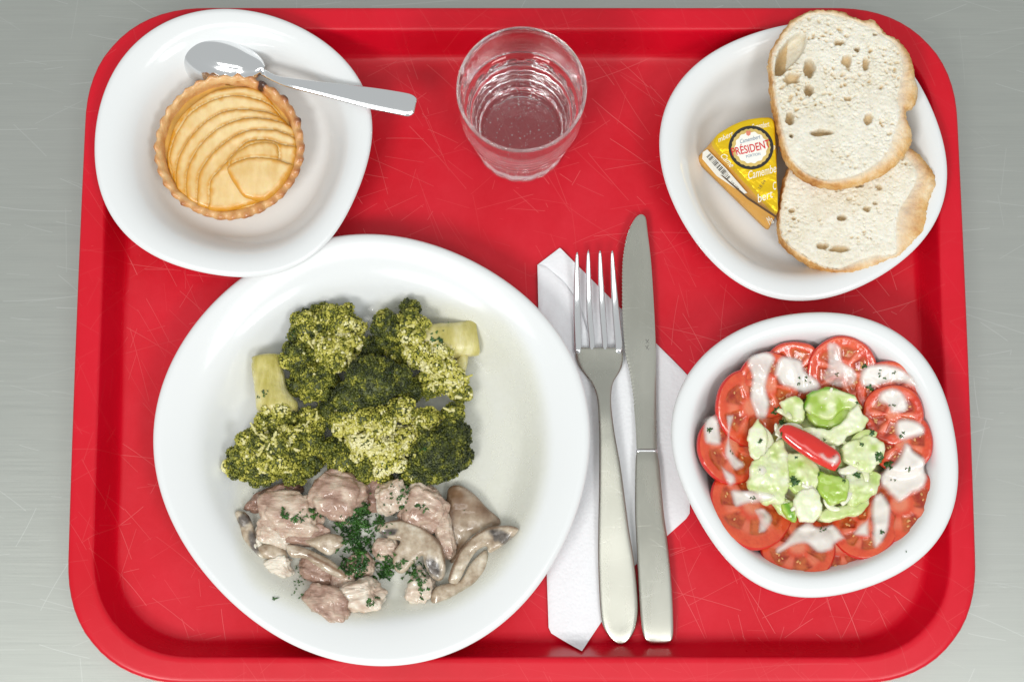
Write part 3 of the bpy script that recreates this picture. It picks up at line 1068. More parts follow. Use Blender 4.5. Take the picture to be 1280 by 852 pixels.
def disc(r0, r1, mat, name, off, n=64, wob=None):
    o = on_plane(938.8, 184.5, off)
    ex = on_plane(948.8, 184.5, off) - o
    ex /= np.linalg.norm(ex)
    ey = np.cross(nrm, ex)
    a = np.linspace(0, 2 * pi, n, endpoint=False)
    R = []
    for r in (r1, max(r0, 1e-3)):
        rr = np.full(n, r)
        if wob and (r == r0 or wob[2] == 'both'): rr = rr * (1 + wob[0] * np.cos(wob[1] * a))
        R.append(o + np.outer(rr * np.cos(a), ex) + np.outer(rr * np.sin(a), ey))
    V, F = rings(R)
    return mk(name, V, F, mat, parent=cheese, smooth=False)


disc(0, 1.05, M_WPRINT, 'emblem_disc', 0.022)
disc(0.80, 0.99, M_GPRINT, 'emblem_garland', 0.026, 120, (0.035, 14, 'in'))
disc(0.965, 1.12, M_BPRINT, 'emblem_ring', 0.030, 96, (0.02, 24, 'in'))
put_text('Camembert', 937, 174.3, 0.21, 14, M_SPRINT, shear=0.35, off=.034, width=1.05)
put_text('PRÉSIDENT', 938.5, 186, 0.40, 13, M_RPRINT, bold=0.012, off=.036, width=1.95, arch=-0.04)
put_text('PORTION', 941.5, 194.2, 0.14, 12, M_SPRINT, off=.034, width=0.72)
# crest: small red shield over the name
o_ = on_plane(935.5, 166.5, .036)
cr = [on_plane(935.5 + dx, 166.5 + dy, .036) for dx, dy in ((-3, -2), (-1, -3.4), (0, -2.2), (1.6, -3.6), (3, -2), (2.4, 2), (0, 3.6), (-2.4, 2))]
mk('emblem_crest', cr + [o_], [(8, i, (i + 1) % 8) for i in range(8)], simple('coral_print', (0.70, 0.22, 0.14), 0.4, 0.1), parent=cheese, smooth=False)
put_text('Camembe', 951.5, 215.5, 0.42, 15, M_WPRINT, shear=0.45, width=1.45, off=.02)
put_text('Camembert', 950, 157.5, 0.30, 12, M_WPRINT, shear=0.45, width=0.9, off=.02, name='lettering')
put_text('mbert', 906, 171.5, 0.26, 25, M_WPRINT, shear=0.45, width=.85, off=.02)
put_text('Came', 908.5, 200, 0.3, -48, M_WPRINT, shear=0.4, width=0.8, off=.02)
put_text('bert', 955, 246, 0.42, 20, M_WPRINT, shear=0.4, width=0.85, off=.02)
put_text('e', 966.5, 184, 0.3, 8, M_WPRINT, shear=0.4, width=0.14, off=.02)
put_text('C', 967.5, 233, 0.4, 8, M_WPRINT, shear=0.3, width=0.18, off=.02)
put_text('18 04', 952.5, 231, 0.16, 55, simple('ink_stamp', (0.16, 0.10, 0.03), 0.5), shear=0, width=.5, off=.02)
# side face print: bar code strip and fold seam
sn = np.cross(C - A, A2 - A)
sn /= np.linalg.norm(sn)
if sn[1] > 0: sn = -sn
sp = (A, sn)


def side_quad(pts, mat, name, off):
    W = [on_plane(860 + a / 5.329, 140 + b / 5.329, off, A, sn) for a, b in pts]
    return mk(name, W, [tuple(range(len(W)))], mat, parent=cheese, smooth=False)


side_quad([(98, 268), (128, 250), (250, 372), (395, 540), (372, 545), (300, 500), (190, 425), (95, 312)], M_WPRINT, 'bar_code_label', 0.05)
bars = []
x = 0.0
while x < 1.0:
    w_ = random.choice((0.012, 0.02, 0.03))
    a0 = np.array([122, 300]) + (np.array([262, 452]) - np.array([122, 300])) * x
    a1 = a0 + (np.array([262, 452]) - np.array([122, 300])) * w_
    up_ = np.array([26, -24]) * (1 if x < .85 else .8)
    W = [on_plane(860 + q[0] / 5.329, 140 + q[1] / 5.329, 0.056, A, sn) for q in (a0, a1, a1 + up_, a0 + up_)]
    bars.append((np.array(W), [(0, 1, 2, 3)]))
    x += w_ + random.choice((0.012, 0.02, 0.035))
mk('bar_code', *join(bars), M_BPRINT, parent=cheese, smooth=False)
put_text('Lot 1204', 860 + 315 / 5.329, 140 + 487 / 5.329, 0.16, -48, M_BPRINT, off=.056, plane=sp, width=.55)
side_quad([(150, 205), (172, 200), (602, 690), (590, 706), (420, 560), (262, 440)][:0] or [(215, 418), (232, 424), (400, 566), (592, 694), (588, 708), (398, 582)], M_BROWN, 'fold_seam', 0.062)
put_text('Ma', 860 + 545 / 5.329, 140 + 725 / 5.329, 0.42, 30, M_WPRINT, off=.045, plane=sp, shear=.4, width=.5)

# ------------------------------------------------------------------ bread
t = NT('bread_crumb')
po = t.attr('pore')
cru = t.attr('crust')
n1 = t.noise(260, 5, 0.7)
n2 = t.noise(45, 4, 0.6)
cb = t.ramp(t.math('ADD', t.math('MULTIPLY', n1, 0.5), t.math('MULTIPLY', n2, 0.5)), [(0.35, (0.70, 0.64, 0.50)), (0.6, (0.82, 0.79, 0.69))])
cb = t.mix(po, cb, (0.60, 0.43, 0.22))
ct = t.ramp(t.math('ADD', t.math('MULTIPLY', n2, 0.6), t.math('MULTIPLY', t.noise(170, 6, 0.8), 0.5)), [(0.38, (0.34, 0.13, 0.03)), (0.48, (0.56, 0.26, 0.07)), (0.58, (0.72, 0.43, 0.16)), (0.72, (0.82, 0.64, 0.40))])
t.set(color=t.mix(cru, cb, ct), rough=0.75, spec=0.25, sss=0.25, sssr=(1, .7, .45), ssss=0.002)
vv = t.math('ADD', t.math('MULTIPLY', t.vor(650, feat='SMOOTH_F1'), 0.8), t.math('MULTIPLY', n1, 0.8))
t.set(normal=t.bump(vv, 0.55, 0.0007))
M_BREAD = t.m


def bread(label, crumb, outer, o, s, z0, gx, gy, thick, pores, big, seed, lab):
    cpoly = smooth_closed(PX(crumb, z0, o, s), 260)
    opoly = smooth_closed(PX(outer, z0 - 0.5, o, s), 400)
    c = cpoly.mean(0)
    V, F, n, d = fill(cpoly, 0.045)
    root = thing('bread_slice', label, 'bread', (c[0], c[1], z0 - thick), 'bread slices on the side plate')
    plane = lambda v: z0 + gx * (v[:, 0] - c[0]) + gy * (v[:, 1] - c[1])
    X = np.column_stack([V, np.full(len(V), seed * 5.0)])
    warp = X + 0.12 * np.stack([vnoise(X * 2.2 + 9 * m, m) for m in range(3)], 1)
    depth = np.zeros(len(V))
    dens = sstep(-.5, .5, fbm(X * .8, seed + 3, 3))
    for k, (sc, th, am) in enumerate(((1.7, .22, .5), (3.4, .36, .34), (6.5, .44, .13), (11, .5, .08))):
        w = worley(warp * sc * np.array([1, 1.15, 1]), seed + k * 7)
        depth += am * np.clip(th * (0.55 + .75 * dens) - w, 0, 1) ** 0.8 * (1.0 if k else 0.8)
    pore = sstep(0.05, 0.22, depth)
    for (x, y, rx, ry, dp) in pores:
        q = PX([(x, y)], z0, o, s)[0]
        u = (V - q) * np.array([1, 1])
        ang = np.arctan2(u[:, 1], u[:, 0])
        irr = 1 + 0.42 * fbm(np.column_stack([np.cos(ang) * 2.2, np.sin(ang) * 1.7, np.full(len(V), x * .1)]), 5, 3)
        r = np.sqrt((u[:, 0] / (rx / s / 24.9)) ** 2 + (u[:, 1] / (ry / s / 24.9)) ** 2) / irr
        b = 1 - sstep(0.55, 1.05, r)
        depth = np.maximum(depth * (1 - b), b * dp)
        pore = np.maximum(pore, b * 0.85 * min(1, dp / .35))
    if big is not None:
        bp = smooth_closed(PX(big, z0, o, s), 80)
        ins = inside(V, bp)
        ed = edge_dist(V, bp)
        b = np.where(ins, sstep(0, 0.16, ed), 0)
        floor_ = 1.12 - 0.5 * sstep(0, 1.2, (V - bp.mean(0)) @ np.array([.75, -.3]) + .55)
        depth = depth * (1 - b) + b * floor_
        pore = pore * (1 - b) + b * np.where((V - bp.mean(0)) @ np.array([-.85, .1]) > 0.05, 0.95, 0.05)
    rim = sstep(0, 0.18, d)
    rough = 0.035 * fbm(X * 6, seed, 3) + 0.03 * fbm(X * 1.2, seed + 1, 2)
    zt = plane(V) - depth * (0.25 + .75 * rim) + rough - 0.06 * (1 - rim)
    T = np.column_stack([V, zt])
    # boundary ring and the crust wall
    bd = V[:n]
    a = np.arctan2(bd[:, 1] - c[1], bd[:, 0] - c[0])
    rb = np.linalg.norm(bd - c, axis=1)
    ao = np.arctan2(opoly[:, 1] - c[1], opoly[:, 0] - c[0])
    ro = np.linalg.norm(opoly - c, axis=1)
    idx = np.argsort(ao)
    r_o = np.interp(a, ao[idx], ro[idx], period=2 * pi)
    r_o = np.maximum(r_o, rb + 0.05)
    pl = plane(bd)
    R = []
    for w, dz in ((0.0, 0.0), (0.25, .02), (0.6, 0.1), (0.85, 0.24), (1.0, 0.5), (0.98, .75), (0.85, 1.0), (0.5, 1.18), (0.1, 1.28), (-.5, 1.3)):
        rr = rb * (1 - w) + r_o * w if w >= 0 else rb * 0.9
        p = np.column_stack([c[0] + rr * np.cos(a), c[1] + rr * np.sin(a), pl - dz * thick / 1.3])
        if w != 0.0:
            p = p + 0.05 * np.stack([fbm(p * 3.2 + 11 * m, seed + m, 4) * 1.3 for m in range(3)], 1)
            p = p + 0.055 * np.stack([vnoise(p * 9 + 11 * m, seed + m) for m in range(3)], 1)
        else: p[:, 2] = T[:n, 2]
        R.append(p)
    Vw, Fw = rings(R, cap1=True)
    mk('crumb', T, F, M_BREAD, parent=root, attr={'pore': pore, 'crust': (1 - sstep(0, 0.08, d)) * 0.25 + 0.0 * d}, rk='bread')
    cr = np.full(len(Vw), 1.0)
    cr[:n] = 0.25
    cr[n:2 * n] = 0.5
    cr[2 * n:3 * n] = 0.85
    if len(Fw) and True:
        Fw = [f[::-1] for f in Fw]
    mk('crust', Vw, Fw, M_BREAD, parent=root, attr={'pore': np.zeros(len(Vw)), 'crust': cr}, rk='bread')
    return root


bread('lower bread slice partly hidden under the other, with a thick floury crust', 
      [(72, 470), (82, 360), (112, 235), (160, 160), (300, 100), (500, 60), (680, 70), (760, 110), (820, 180), (835, 240), (790, 330), (745, 400), (722, 480), (722, 570), (720, 650), (660, 668), (600, 668), (500, 700), (400, 738), (300, 718), (200, 658), (120, 602), (78, 545)],
      [(58, 480), (68, 350), (92, 230), (140, 155), (300, 70), (500, 30), (700, 40), (800, 80), (865, 140), (930, 225), (942, 290), (905, 370), (902, 450), (890, 530), (850, 590), (800, 640), (745, 682), (690, 695), (620, 740), (500, 775), (420, 775), (320, 748), (200, 695), (108, 620), (65, 548)],
      (960, 170), 4.483, 2.95, 0.03, 0.05, 1.25,
      [(415, 455, 30, 20, .5), (310, 612, 34, 20, .45), (405, 628, 60, 22, .4), (135, 412, 20, 16, .35), (555, 408, 22, 18, .35), (620, 287, 20, 18, .3), (150, 457, 14, 10, .3), (505, 275, 40, 14, .35), (600, 375, 14, 12, .25), (455, 350, 20, 12, .2)], None, 4, '')
bread('upper pale bread slice with a large hollow near its left crust', 
      [(240, 58), (330, 72), (430, 108), (500, 145), (560, 188), (592, 240), (602, 300), (592, 360), (578, 430), (585, 490), (578, 540), (558, 600), (530, 680), (460, 742), (380, 782), (280, 800), (200, 785), (140, 745), (97, 690), (72, 600), (52, 520), (37, 430), (28, 340), (25, 270), (43, 210), (82, 150), (130, 97), (180, 66)],
      [(240, 46), (335, 58), (380, 82), (430, 92), (460, 84), (485, 105), (520, 150), (590, 190), (630, 250), (650, 330), (662, 400), (655, 460), (632, 488), (614, 490), (614, 540), (637, 580), (637, 630), (612, 680), (560, 742), (480, 792), (380, 828), (300, 838), (220, 822), (150, 788), (98, 740), (63, 680), (42, 590), (27, 510), (12, 420), (4, 330), (4, 260), (28, 195), (72, 130), (118, 85), (178, 54)],
      (960, 0), 3.55, 4.2, 0.0, -0.02, 1.3,
      [(185, 300, 28, 44, .75), (108, 348, 46, 30, .42), (183, 398, 22, 28, .7), (97, 525, 22, 34, .6), (235, 588, 50, 17, .6), (103, 603, 11, 11, .5), (318, 187, 24, 15, .42), (397, 217, 14, 14, .5), (350, 267, 24, 32, .4), (435, 285, 16, 36, .42),
       (355, 437, 18, 12, .3), (445, 530, 22, 28, .38), (30, 365, 8, 8, .3), (475, 150, 12, 8, .3)],
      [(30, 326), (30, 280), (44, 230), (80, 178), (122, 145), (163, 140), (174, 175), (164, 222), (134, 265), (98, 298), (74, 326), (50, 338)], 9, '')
# ------------------------------------------------------------------ broccoli
def mk_tris(name, V, T, mat, parent=None, attr=None, origin=None, rk=None):
    """Fast path for large all-triangle meshes."""
    org = np.array([V[:, 0].mean(), V[:, 1].mean(), V[:, 2].min()]) if origin is None else np.asarray(origin, float)
    me = bpy.data.meshes.new(name)
    me.vertices.add(len(V))
    me.vertices.foreach_set('co', ((V - org) * 0.01).astype(np.float32).ravel())
    me.loops.add(len(T) * 3)
    me.loops.foreach_set('vertex_index', T.astype(np.int32).ravel())
    me.polygons.add(len(T))
    me.polygons.foreach_set('loop_start', np.arange(0, len(T) * 3, 3, dtype=np.int32))
    me.materials.append(mat)
    for k, v in (attr or {}).items():
        a = me.attributes.new(k, 'FLOAT', 'POINT')
        a.data.foreach_set('value', v.astype(np.float32))
    me.update(calc_edges=True)
    me.validate()
    me.shade_smooth()
    o = bpy.data.objects.new(name, me)
    COL.objects.link(o)
    if parent is not None:
        o.parent = parent
        o.location = (org - ORG[parent.name]) * 0.01
    else:
        o.location = org * 0.01
    ORG[o.name] = org
    return o


def scatter(cs, rs, tones, squash=0.75, lvl=1):
    """Many small knobs in one mesh."""
    iv, itf = ico(lvl)
    it = np.array(itf)
    n = len(cs)
    sc = rs[:, None, None] * RNG.uniform(.6, 1.35, (n, 1, 3))
    V = (iv[None] * sc + cs[:, None, :])
    T = (it[None] + (np.arange(n) * len(iv))[:, None, None])
    return V.reshape(-1, 3), T.reshape(-1, 3), np.repeat(tones, len(iv))


t = NT('broccoli_buds')
tn = t.attr('tone')
v = t.math('ADD', tn, t.math('MULTIPLY_ADD', t.noise(300, 2), 0.16, -0.08))
t.set(color=t.ramp(v, [(0.0, (0.022, 0.032, 0.006)), (0.24, (0.11, 0.125, 0.013)), (0.5, (0.29, 0.285, 0.03)), (0.74, (0.54, 0.50, 0.09)), (1.0, (0.80, 0.76, 0.42))]), rough=0.42, spec=0.5, sss=0.15, sssr=(.8, 1, .2), ssss=0.001)
M_BUD = t.m
t = NT('broccoli_stalk')
n = t.noise(90, 4, 0.6, t.mapping((1, .35, 1)))
t.set(color=t.ramp(n, [(0.34, (0.44, 0.38, 0.08)), (0.5, (0.62, 0.55, 0.21)), (0.66, (0.76, 0.71, 0.42))]), rough=0.32, sss=0.3, sssr=(.8, 1, .3), ssss=0.003, coat=0.3, coatr=.2)
t.set(normal=t.bump(t.math('ADD', t.noise(160, 3), t.noise(420, 3, .6, t.mapping((1, .15, 1)))), 0.6, 0.001))
M_STALK = t.m
M_CORE = simple('broccoli_flesh', (0.075, 0.09, 0.014), 0.5, 0.4, 120, 0.5, 220, 0.001)

GRP = 'broccoli florets on the dinner plate'


def floret(label, lobes, stems=(), pale=(), seed=0, dz=0.0):
    cx = np.mean([l[0] for l in lobes])
    cy = np.mean([l[1] for l in lobes])
    root = thing('broccoli_floret', label, 'broccoli', P(cx, cy, 0.55), GRP)
    base, C, Rr = [], [], []
    for k, (x, y, z, r, tn) in enumerate(lobes):
        c = P(x, y, z + dz)
        C.append(c)
        Rr.append(r / 25.0)
    rl = np.random.default_rng(seed + 100)
    C2, R2, L2 = [], [], []
    for (x, y, z, r, tn), c, R_ in zip(lobes, C, Rr):
        C2.append(c); R2.append(R_ * .86); L2.append((x, y, z, r, tn))
        smooth_ = tn < .16
        for _ in range(7 if smooth_ else 9):
            d = rl.normal(size=3)
            d[2] = abs(d[2]) * .8 - .15
            d /= np.linalg.norm(d)
            q = rl.uniform(.22, .30) if smooth_ else rl.uniform(.26, .46)
            C2.append(c + d * R_ * ((.82 - q * .55) if smooth_ else (1.02 - q * .6)))
            R2.append(R_ * q * (1.25 if smooth_ else 1))
            L2.append((x, y, z, r, np.clip(tn + rl.uniform(-.16, .2) * (.4 if smooth_ else 1.0), 0, 1)))
    lobes = L2
    C = np.array(C2)
    Rr = np.array(R2)
    iv, itf = ico(3)
    cs, rs, ts = [], [], []
    for k, (x, y, z, r, tn) in enumerate(lobes):
        R_ = Rr[k]
        f = 1 + 0.16 * fbm(iv * 1.6 + seed + k, seed, 3) + 0.10 * (0.6 - worley(iv * 3.0 + seed + 3 * k, seed))
        V = iv * np.array([1, 1, .85]) * (R_ * f)[:, None]
        V = V + C[k]
        base.append((V * 1.0 - (iv * 0.04), itf))
        n = int(4 * pi * R_ ** 2 / 0.0085)
        d = RNG.normal(size=(n, 3))
        d /= np.linalg.norm(d, axis=1)[:, None]
        d = d[d[:, 2] > -0.35]
        f = 1 + 0.16 * fbm(d * 1.6 + seed + k, seed, 3) + 0.10 * (0.6 - worley(d * 3.0 + seed + 3 * k, seed))
        p = C[k] + d * np.array([1, 1, .85]) * (R_ * f)[:, None] + d * RNG.uniform(-.03, .035, len(d))[:, None]
        keep = np.ones(len(p), bool)
        for j in range(len(lobes)):
            if j != k and np.linalg.norm(C[j] - C[k]) < Rr[j] + Rr[k]: keep &= np.linalg.norm(p - C[j], axis=1) > Rr[j] * 0.86
        keep &= p[:, 2] > 0.5
        p = p[keep]
        w = fbm(p * 2.3, seed + 40, 3)
        w2 = vnoise(p * 6.5, seed + 41)
        tone = tn - .02 + 0.5 * w + 0.30 * w2 + RNG.uniform(-.05, .05, len(p))
        rad = RNG.uniform(0.040, 0.068, len(p)) * (1 + 0.5 * np.clip(tone - .55, 0, 1))
        cs.append(p)
        rs.append(rad)
        ts.append(np.clip(tone, 0, 1))
    V, F = join(base)
    mk('crown', V, F, M_CORE, parent=root, rk='dinner')
    # pale torn knobs and stalklets between the bud clusters
    tree = BVHTree.FromPolygons([tuple(q) for q in V], F)
    for (x, y, sx, sy, n, sz) in pale:
        for _ in range(n):
            X, Y = x + RNG.normal() * sx, y + RNG.normal() * sy
            h = tree.ray_cast(Vector(CAM), Vector(ray(X, Y)))
            if h[0] is None: continue
            c = np.array(h[0])
            m = RNG.integers(5, 10)
            cs.append(c + RNG.normal(size=(m, 3)) * sz * 0.5)
            rs.append(RNG.uniform(.45, 1.0, m) * sz)
            ts.append(RNG.uniform(.62, 1.0, m))
            if RNG.uniform() < .45:
                dv = RNG.normal(size=3)
                dv[2] = abs(dv[2]) * .4
                dv /= np.linalg.norm(dv)
                L_ = RNG.uniform(.18, .42)
                q_ = np.linspace(0, 1, 9)[:, None]
                cs.append(c + dv * q_ * L_ + np.array([0, 0, .06]))
                rs.append(np.linspace(.085, .05, 9) * RNG.uniform(.8, 1.3))
                ts.append(np.full(9, RNG.uniform(.72, .95)))
    cs, rs, ts = np.vstack(cs), np.concatenate(rs), np.concatenate(ts)
    V, T, tt = scatter(cs, rs * 1.08, ts)
    b = mk_tris('flower_bud', V, T, M_BUD, parent=root, attr={'tone': tt})
    tag(b, kind='stuff')
    for st in stems:
        V, F = loft(st, 40, 28, 2.3)
        n_ = V.copy()
        c = V.mean(0)
        V = V + 0.07 * np.stack([fbm(V * 1.7 + 9 * m, seed + m, 3) for m in range(3)], 1)
        mk('stem', V, F, M_STALK, parent=root, rk='dinner')
    return root


floret('leftmost broccoli floret with a thick pale stem pointing up', [
    (345, 525, 1.7, 24, .5), (318, 558, 1.5, 26, .45), (301, 578, 1.25, 20, .5), (352, 565, 1.9, 30, .5), (386, 550, 1.6, 22, .5), (368, 588, 1.3, 18, .3), (332, 586, 1.35, 23, .35), (388, 528, 1.5, 17, .6), (385, 580, 1.1, 18, .3)],
    [[(314, 447, 351, 443, 1.55, 1.2), (315, 452, 353, 447, 1.6, 1.45), (316, 470, 356, 468, 1.65, 1.4), (319, 490, 360, 487, 1.7, 1.4), (322, 512, 372, 506, 1.7, 1.6), (332, 530, 370, 524, 1.4, 1.3)]],
    [(350, 545, 20, 16, 34, .10), (325, 560, 14, 14, 14, .09), (370, 520, 14, 9, 12, .09)], 1)
floret('broccoli floret in the upper middle with torn yellowish buds', [
    (384, 412, 1.7, 23, .42), (425, 402, 1.8, 23, .5), (443, 412, 1.6, 14, .6), (374, 448, 1.7, 23, .42), (396, 478, 1.7, 24, .4), (418, 440, 2.0, 26, .6), (372, 482, 1.3, 16, .4), (402, 395, 1.4, 15, .3), (440, 432, 1.6, 17, .65)],
    [], [(425, 425, 15, 14, 26, .10), (395, 440, 14, 16, 14, .09), (436, 452, 7, 8, 8, .11)], 5)
floret('lower middle broccoli floret showing pale torn stalks', [
    (428, 574, 1.3, 22, .45), (455, 582, 1.35, 20, .5), (485, 570, 1.6, 24, .8), (508, 550, 1.7, 19, .8), (472, 596, 1.0, 15, .4), (417, 560, 1.3, 16, .45), (460, 555, 1.7, 24, .85), (480, 600, .9, 14, .25)],
    [], [(470, 562, 20, 16, 50, .11), (500, 548, 14, 10, 20, .11)], 9)
floret('central broccoli floret with a dark green bud dome on top', [
    (466, 476, 2.3, 36, .155), (440, 497, 2.0, 27, .155), (496, 474, 2.1, 22, .15), (512, 488, 1.2, 19, .1), (412, 515, 1.2, 18, .25), (460, 438, 1.2, 16, .2), (433, 527, 1.7, 20, .6), (472, 528, 2.1, 19, .72), (450, 520, 2.0, 22, .55), (500, 512, 1.9, 17, .6)],
    [], [(455, 535, 20, 7, 30, .11), (500, 525, 12, 6, 12, .10), (436, 470, 8, 4, 4, .07)], 13, 0.25)
floret('upper right broccoli floret with a pale stem to the right', [
    (487, 410, 1.8, 21, .22), (513, 386, 1.7, 13, .3), (514, 410, 2.0, 22, .55), (478, 430, 1.5, 16, .15), (545, 452, 1.8, 22, .8), (563, 472, 1.7, 19, .72), (575, 492, 1.3, 13, .5), (525, 440, 1.9, 20, .7), (500, 440, 1.6, 16, .35), (540, 480, 1.4, 18, .5)],
    [[(594, 397, 600, 440, 1.15, .9), (589, 399, 597, 444, 1.2, 1.0), (575, 402, 582, 446, 1.3, 1.2), (556, 404, 562, 448, 1.5, 1.3), (536, 406, 543, 446, 1.6, 1.2), (520, 410, 528, 440, 1.6, 1.0)],
     [(572, 446, 586, 440, 1.25, .6), (566, 460, 584, 456, 1.4, .7), (556, 478, 578, 474, 1.4, .7)]],
    [(520, 425, 13, 15, 26, .10), (553, 462, 16, 18, 40, .11), (565, 488, 9, 8, 10, .09)], 17)
floret('lower right broccoli floret with a smooth dark dome', [
    (547, 568, 1.75, 38, .13), (566, 545, 1.6, 24, .14), (520, 590, 1.2, 24, .14), (566, 518, 1.5, 16, .4), (533, 530, 1.7, 19, .55), (572, 570, 1.1, 20, .08)],
    [], [(525, 530, 14, 7, 18, .10), (508, 560, 6, 14, 14, .10), (560, 512, 8, 5, 8, .08)], 21)

# ------------------------------------------------------------------ sauce, meat, mushrooms
t = NT('cream_sauce')
n = t.noise(55, 4, 0.6)
t.set(color=t.ramp(n, [(0.35, (0.76, 0.73, 0.54)), (0.6, (0.83, 0.81, 0.64)), (0.75, (0.86, 0.85, 0.74))]), rough=0.12, coat=0.5, coatr=0.05)
spots = t.math('MULTIPLY', t.math('LESS_THAN', t.vor(260), 0.16), t.math('GREATER_THAN', t.noise(40, 2), 0.57))
dd = t.attr('depth')
t.set(alpha=t.math('MULTIPLY', dd, t.math('MULTIPLY_ADD', n, 0.5, 0.08), clamp=True))
t.set(normal=t.bump(n, 0.15, 0.001))
M_SAUCE = t.m
sp_ = smooth_closed(PX([(286, 600), (285, 640), (292, 690), (310, 735), (345, 762), (390, 782), (440, 790), (500, 782), (560, 775), (610, 748), (650, 705), (682, 640), (694, 570), (688, 500), (668, 440), (635, 395), (600, 380), (560, 372), (520, 365), (470, 372),
                        (440, 400), (380, 460), (330, 530), (290, 580)], 0.6), 200)
V, F, d = pillow(sp_, 0.16, lambda V, d: (0.535 + 0.06 * sstep(0, .6, d) + 0.03 * fbm(np.column_stack([V * .9, d * 0]), 3, 3) * sstep(0, .5, d) + 0.5 * sstep(8.4, 12, np.linalg.norm(V - NC[:2], axis=1)), 0 * d), close=False)
# follow the plate under the puddle
tr = bvh('dinner')
pl_only = BVHTree.FromPolygons([tuple(v) for v in REG['dinner'][0][0]], REG['dinner'][0][1])
for i in range(len(V)):
    h = pl_only.ray_cast(Vector((V[i][0], V[i][1], 9)), Vector((0, 0, -1)))
    if h[0] is not None: V[i][2] = h[0].z + 0.012 + 0.07 * float(sstep(0, .6, d[i:i + 1])[0]) * (0.6 + 0.4 * math.sin(V[i][0] * 1.7 + V[i][1]))
o = mk('cream_sauce', V, F, M_SAUCE, attr={'depth': sstep(0, .9, d)}, rk='dinner')
tag(o, 'thin pale cream sauce pooled on the dinner plate', 'sauce', kind='stuff')

t = NT('braised_meat')
n1, n2 = t.noise(70, 5, 0.6, dist=.6), t.noise(150, 5, 0.7, t.mapping((1, 3.5, 1), (0, 0, .5)))
pal = t.attr('tone')
v = t.math('ADD', t.math('ADD', t.math('MULTIPLY', n1, 0.75), t.math('MULTIPLY', n2, 0.35)), t.math('MULTIPLY_ADD', pal, 0.6, -0.22))
t.set(color=t.ramp(v, [(0.16, (0.11, 0.055, 0.035)), (0.36, (0.27, 0.145, 0.10)), (0.52, (0.43, 0.275, 0.205)), (0.68, (0.60, 0.46, 0.35)), (0.9, (0.78, 0.70, 0.58))]), rough=0.3, sss=0.2, sssr=(1, .5, .35), ssss=0.003, coat=0.6, coatr=0.08)
t.set(normal=t.bump(t.math('ADD', n2, t.math('MULTIPLY', t.vor(120, t.mapping((1, 2, 1))), 0.5)), 0.7, 0.0014))
M_MEAT = t.m
t = NT('cooked_mushroom')
n1 = t.noise(60, 4, 0.6)
n2 = t.noise(240, 4, 0.6)
g_ = t.attr('gill')
sk = t.attr('skin')
c = t.ramp(t.math('ADD', t.math('MULTIPLY', n1, 0.7), t.math('MULTIPLY', n2, 0.3)), [(0.34, (0.28, 0.19, 0.12)), (0.5, (0.50, 0.41, 0.30)), (0.64, (0.70, 0.63, 0.51))])
c = t.mix(g_, c, t.ramp(n2, [(0.35, (0.05, 0.04, 0.033)), (0.65, (0.20, 0.17, 0.145))]))
c = t.mix(sk, c, t.ramp(n1, [(0.3, (0.13, 0.065, 0.03)), (0.7, (0.29, 0.175, 0.10))]))
t.set(color=c, rough=0.24, sss=0.25, sssr=(1, .7, .45), ssss=0.003, coat=0.55, coatr=0.08)
t.set(normal=t.bump(t.math('ADD', n2, n1), 0.35, 0.001))
M_MUSH = t.m


def meat(label, x, y, z, a, b, h, ang, tone, seed, amp=.3, freq=.95, sq=2.6, tilt=(0, 0)):
    V, F = lump(x, y, z, a * 1.1, b * 1.1, h * 1.1, ang, seed, amp, freq, 5, sq, tilt, 0.10)
    n = fbm(V * 2.2, seed + 60, 3)
    # fibrous grooves along the long axis
    an = -math.radians(ang)
    u = V[:, 0] * -sin(an) + V[:, 1] * cos(an)
    V[:, 2] += 0.055 * vnoise(np.column_stack([u * 5, V[:, 0] * 1.2, V[:, 2]]), seed)
    V[:, 2] = np.maximum(V[:, 2], 0.5)
    o = mk('meat_chunk', V, F, M_MEAT, attr={'tone': np.clip(tone + .3 * n, 0, 1)}, rk='dinner')
    return tag(o, label, 'meat', 'braised meat chunks on the dinner plate')


meat('long dark brown meat strip along the upper left of the stew', 341, 622, 1.0, 34, 13, .5, -24, .12, 31)
meat('wide grey pink meat piece left of the largest lump', 362, 645, 1.25, 34, 24, .6, 10, .52, 32, .35)
meat('largest rounded pink meat lump under the broccoli', 427, 622, 1.5, 31, 28, .75, 20, .40, 33, .28)
meat('purplish meat piece beside the tan mushroom chunk', 384, 666, 1.2, 27, 14, .45, 5, .35, 34, .35)
meat('pale fatty meat edge at the left of the stew', 345, 668, 1.1, 22, 14, .4, 30, .78, 35, .4)
meat('pale torn flesh at the far left of the stew', 318, 690, .9, 14, 20, .35, 0, .9, 36, .45)
meat('white flaky chunk at the lower left of the stew', 337, 712, 1.1, 24, 14, .4, -12, 1.0, 37, .35)
meat('small greyish rosy piece below the white flaky chunk', 350, 732, .8, 11, 15, .35, 10, .48, 38)
meat('dark pink meat under the brown skinned mushroom strip', 396, 714, 1.0, 21, 14, .45, 25, .22, 39)
meat('lowest pink meat chunk near the plate edge', 412, 757, 1.45, 29, 22, .6, 40, .34, 40, .32)
meat('pale pink meat chunk right of the lowest one', 452, 744, 1.3, 27, 19, .55, -12, .72, 41, .35)
meat('pale torn meat with parsley under the central broccoli', 491, 618, 1.45, 20, 18, .55, -25, .68, 42, .4)
meat('brown pink meat chunk between the pale one and the dark mushroom cap', 530, 634, 1.35, 27, 25, .6, 25, .42, 43, .35)
meat('narrow pale meat strip beside the dark mushroom cap', 556, 668, 1.25, 11, 25, .4, -8, .55, 44, .2)
meat('dark shaded meat under the broccoli, left of the parsley heap', 468, 612, .95, 17, 24, .45, 10, .1, 45)
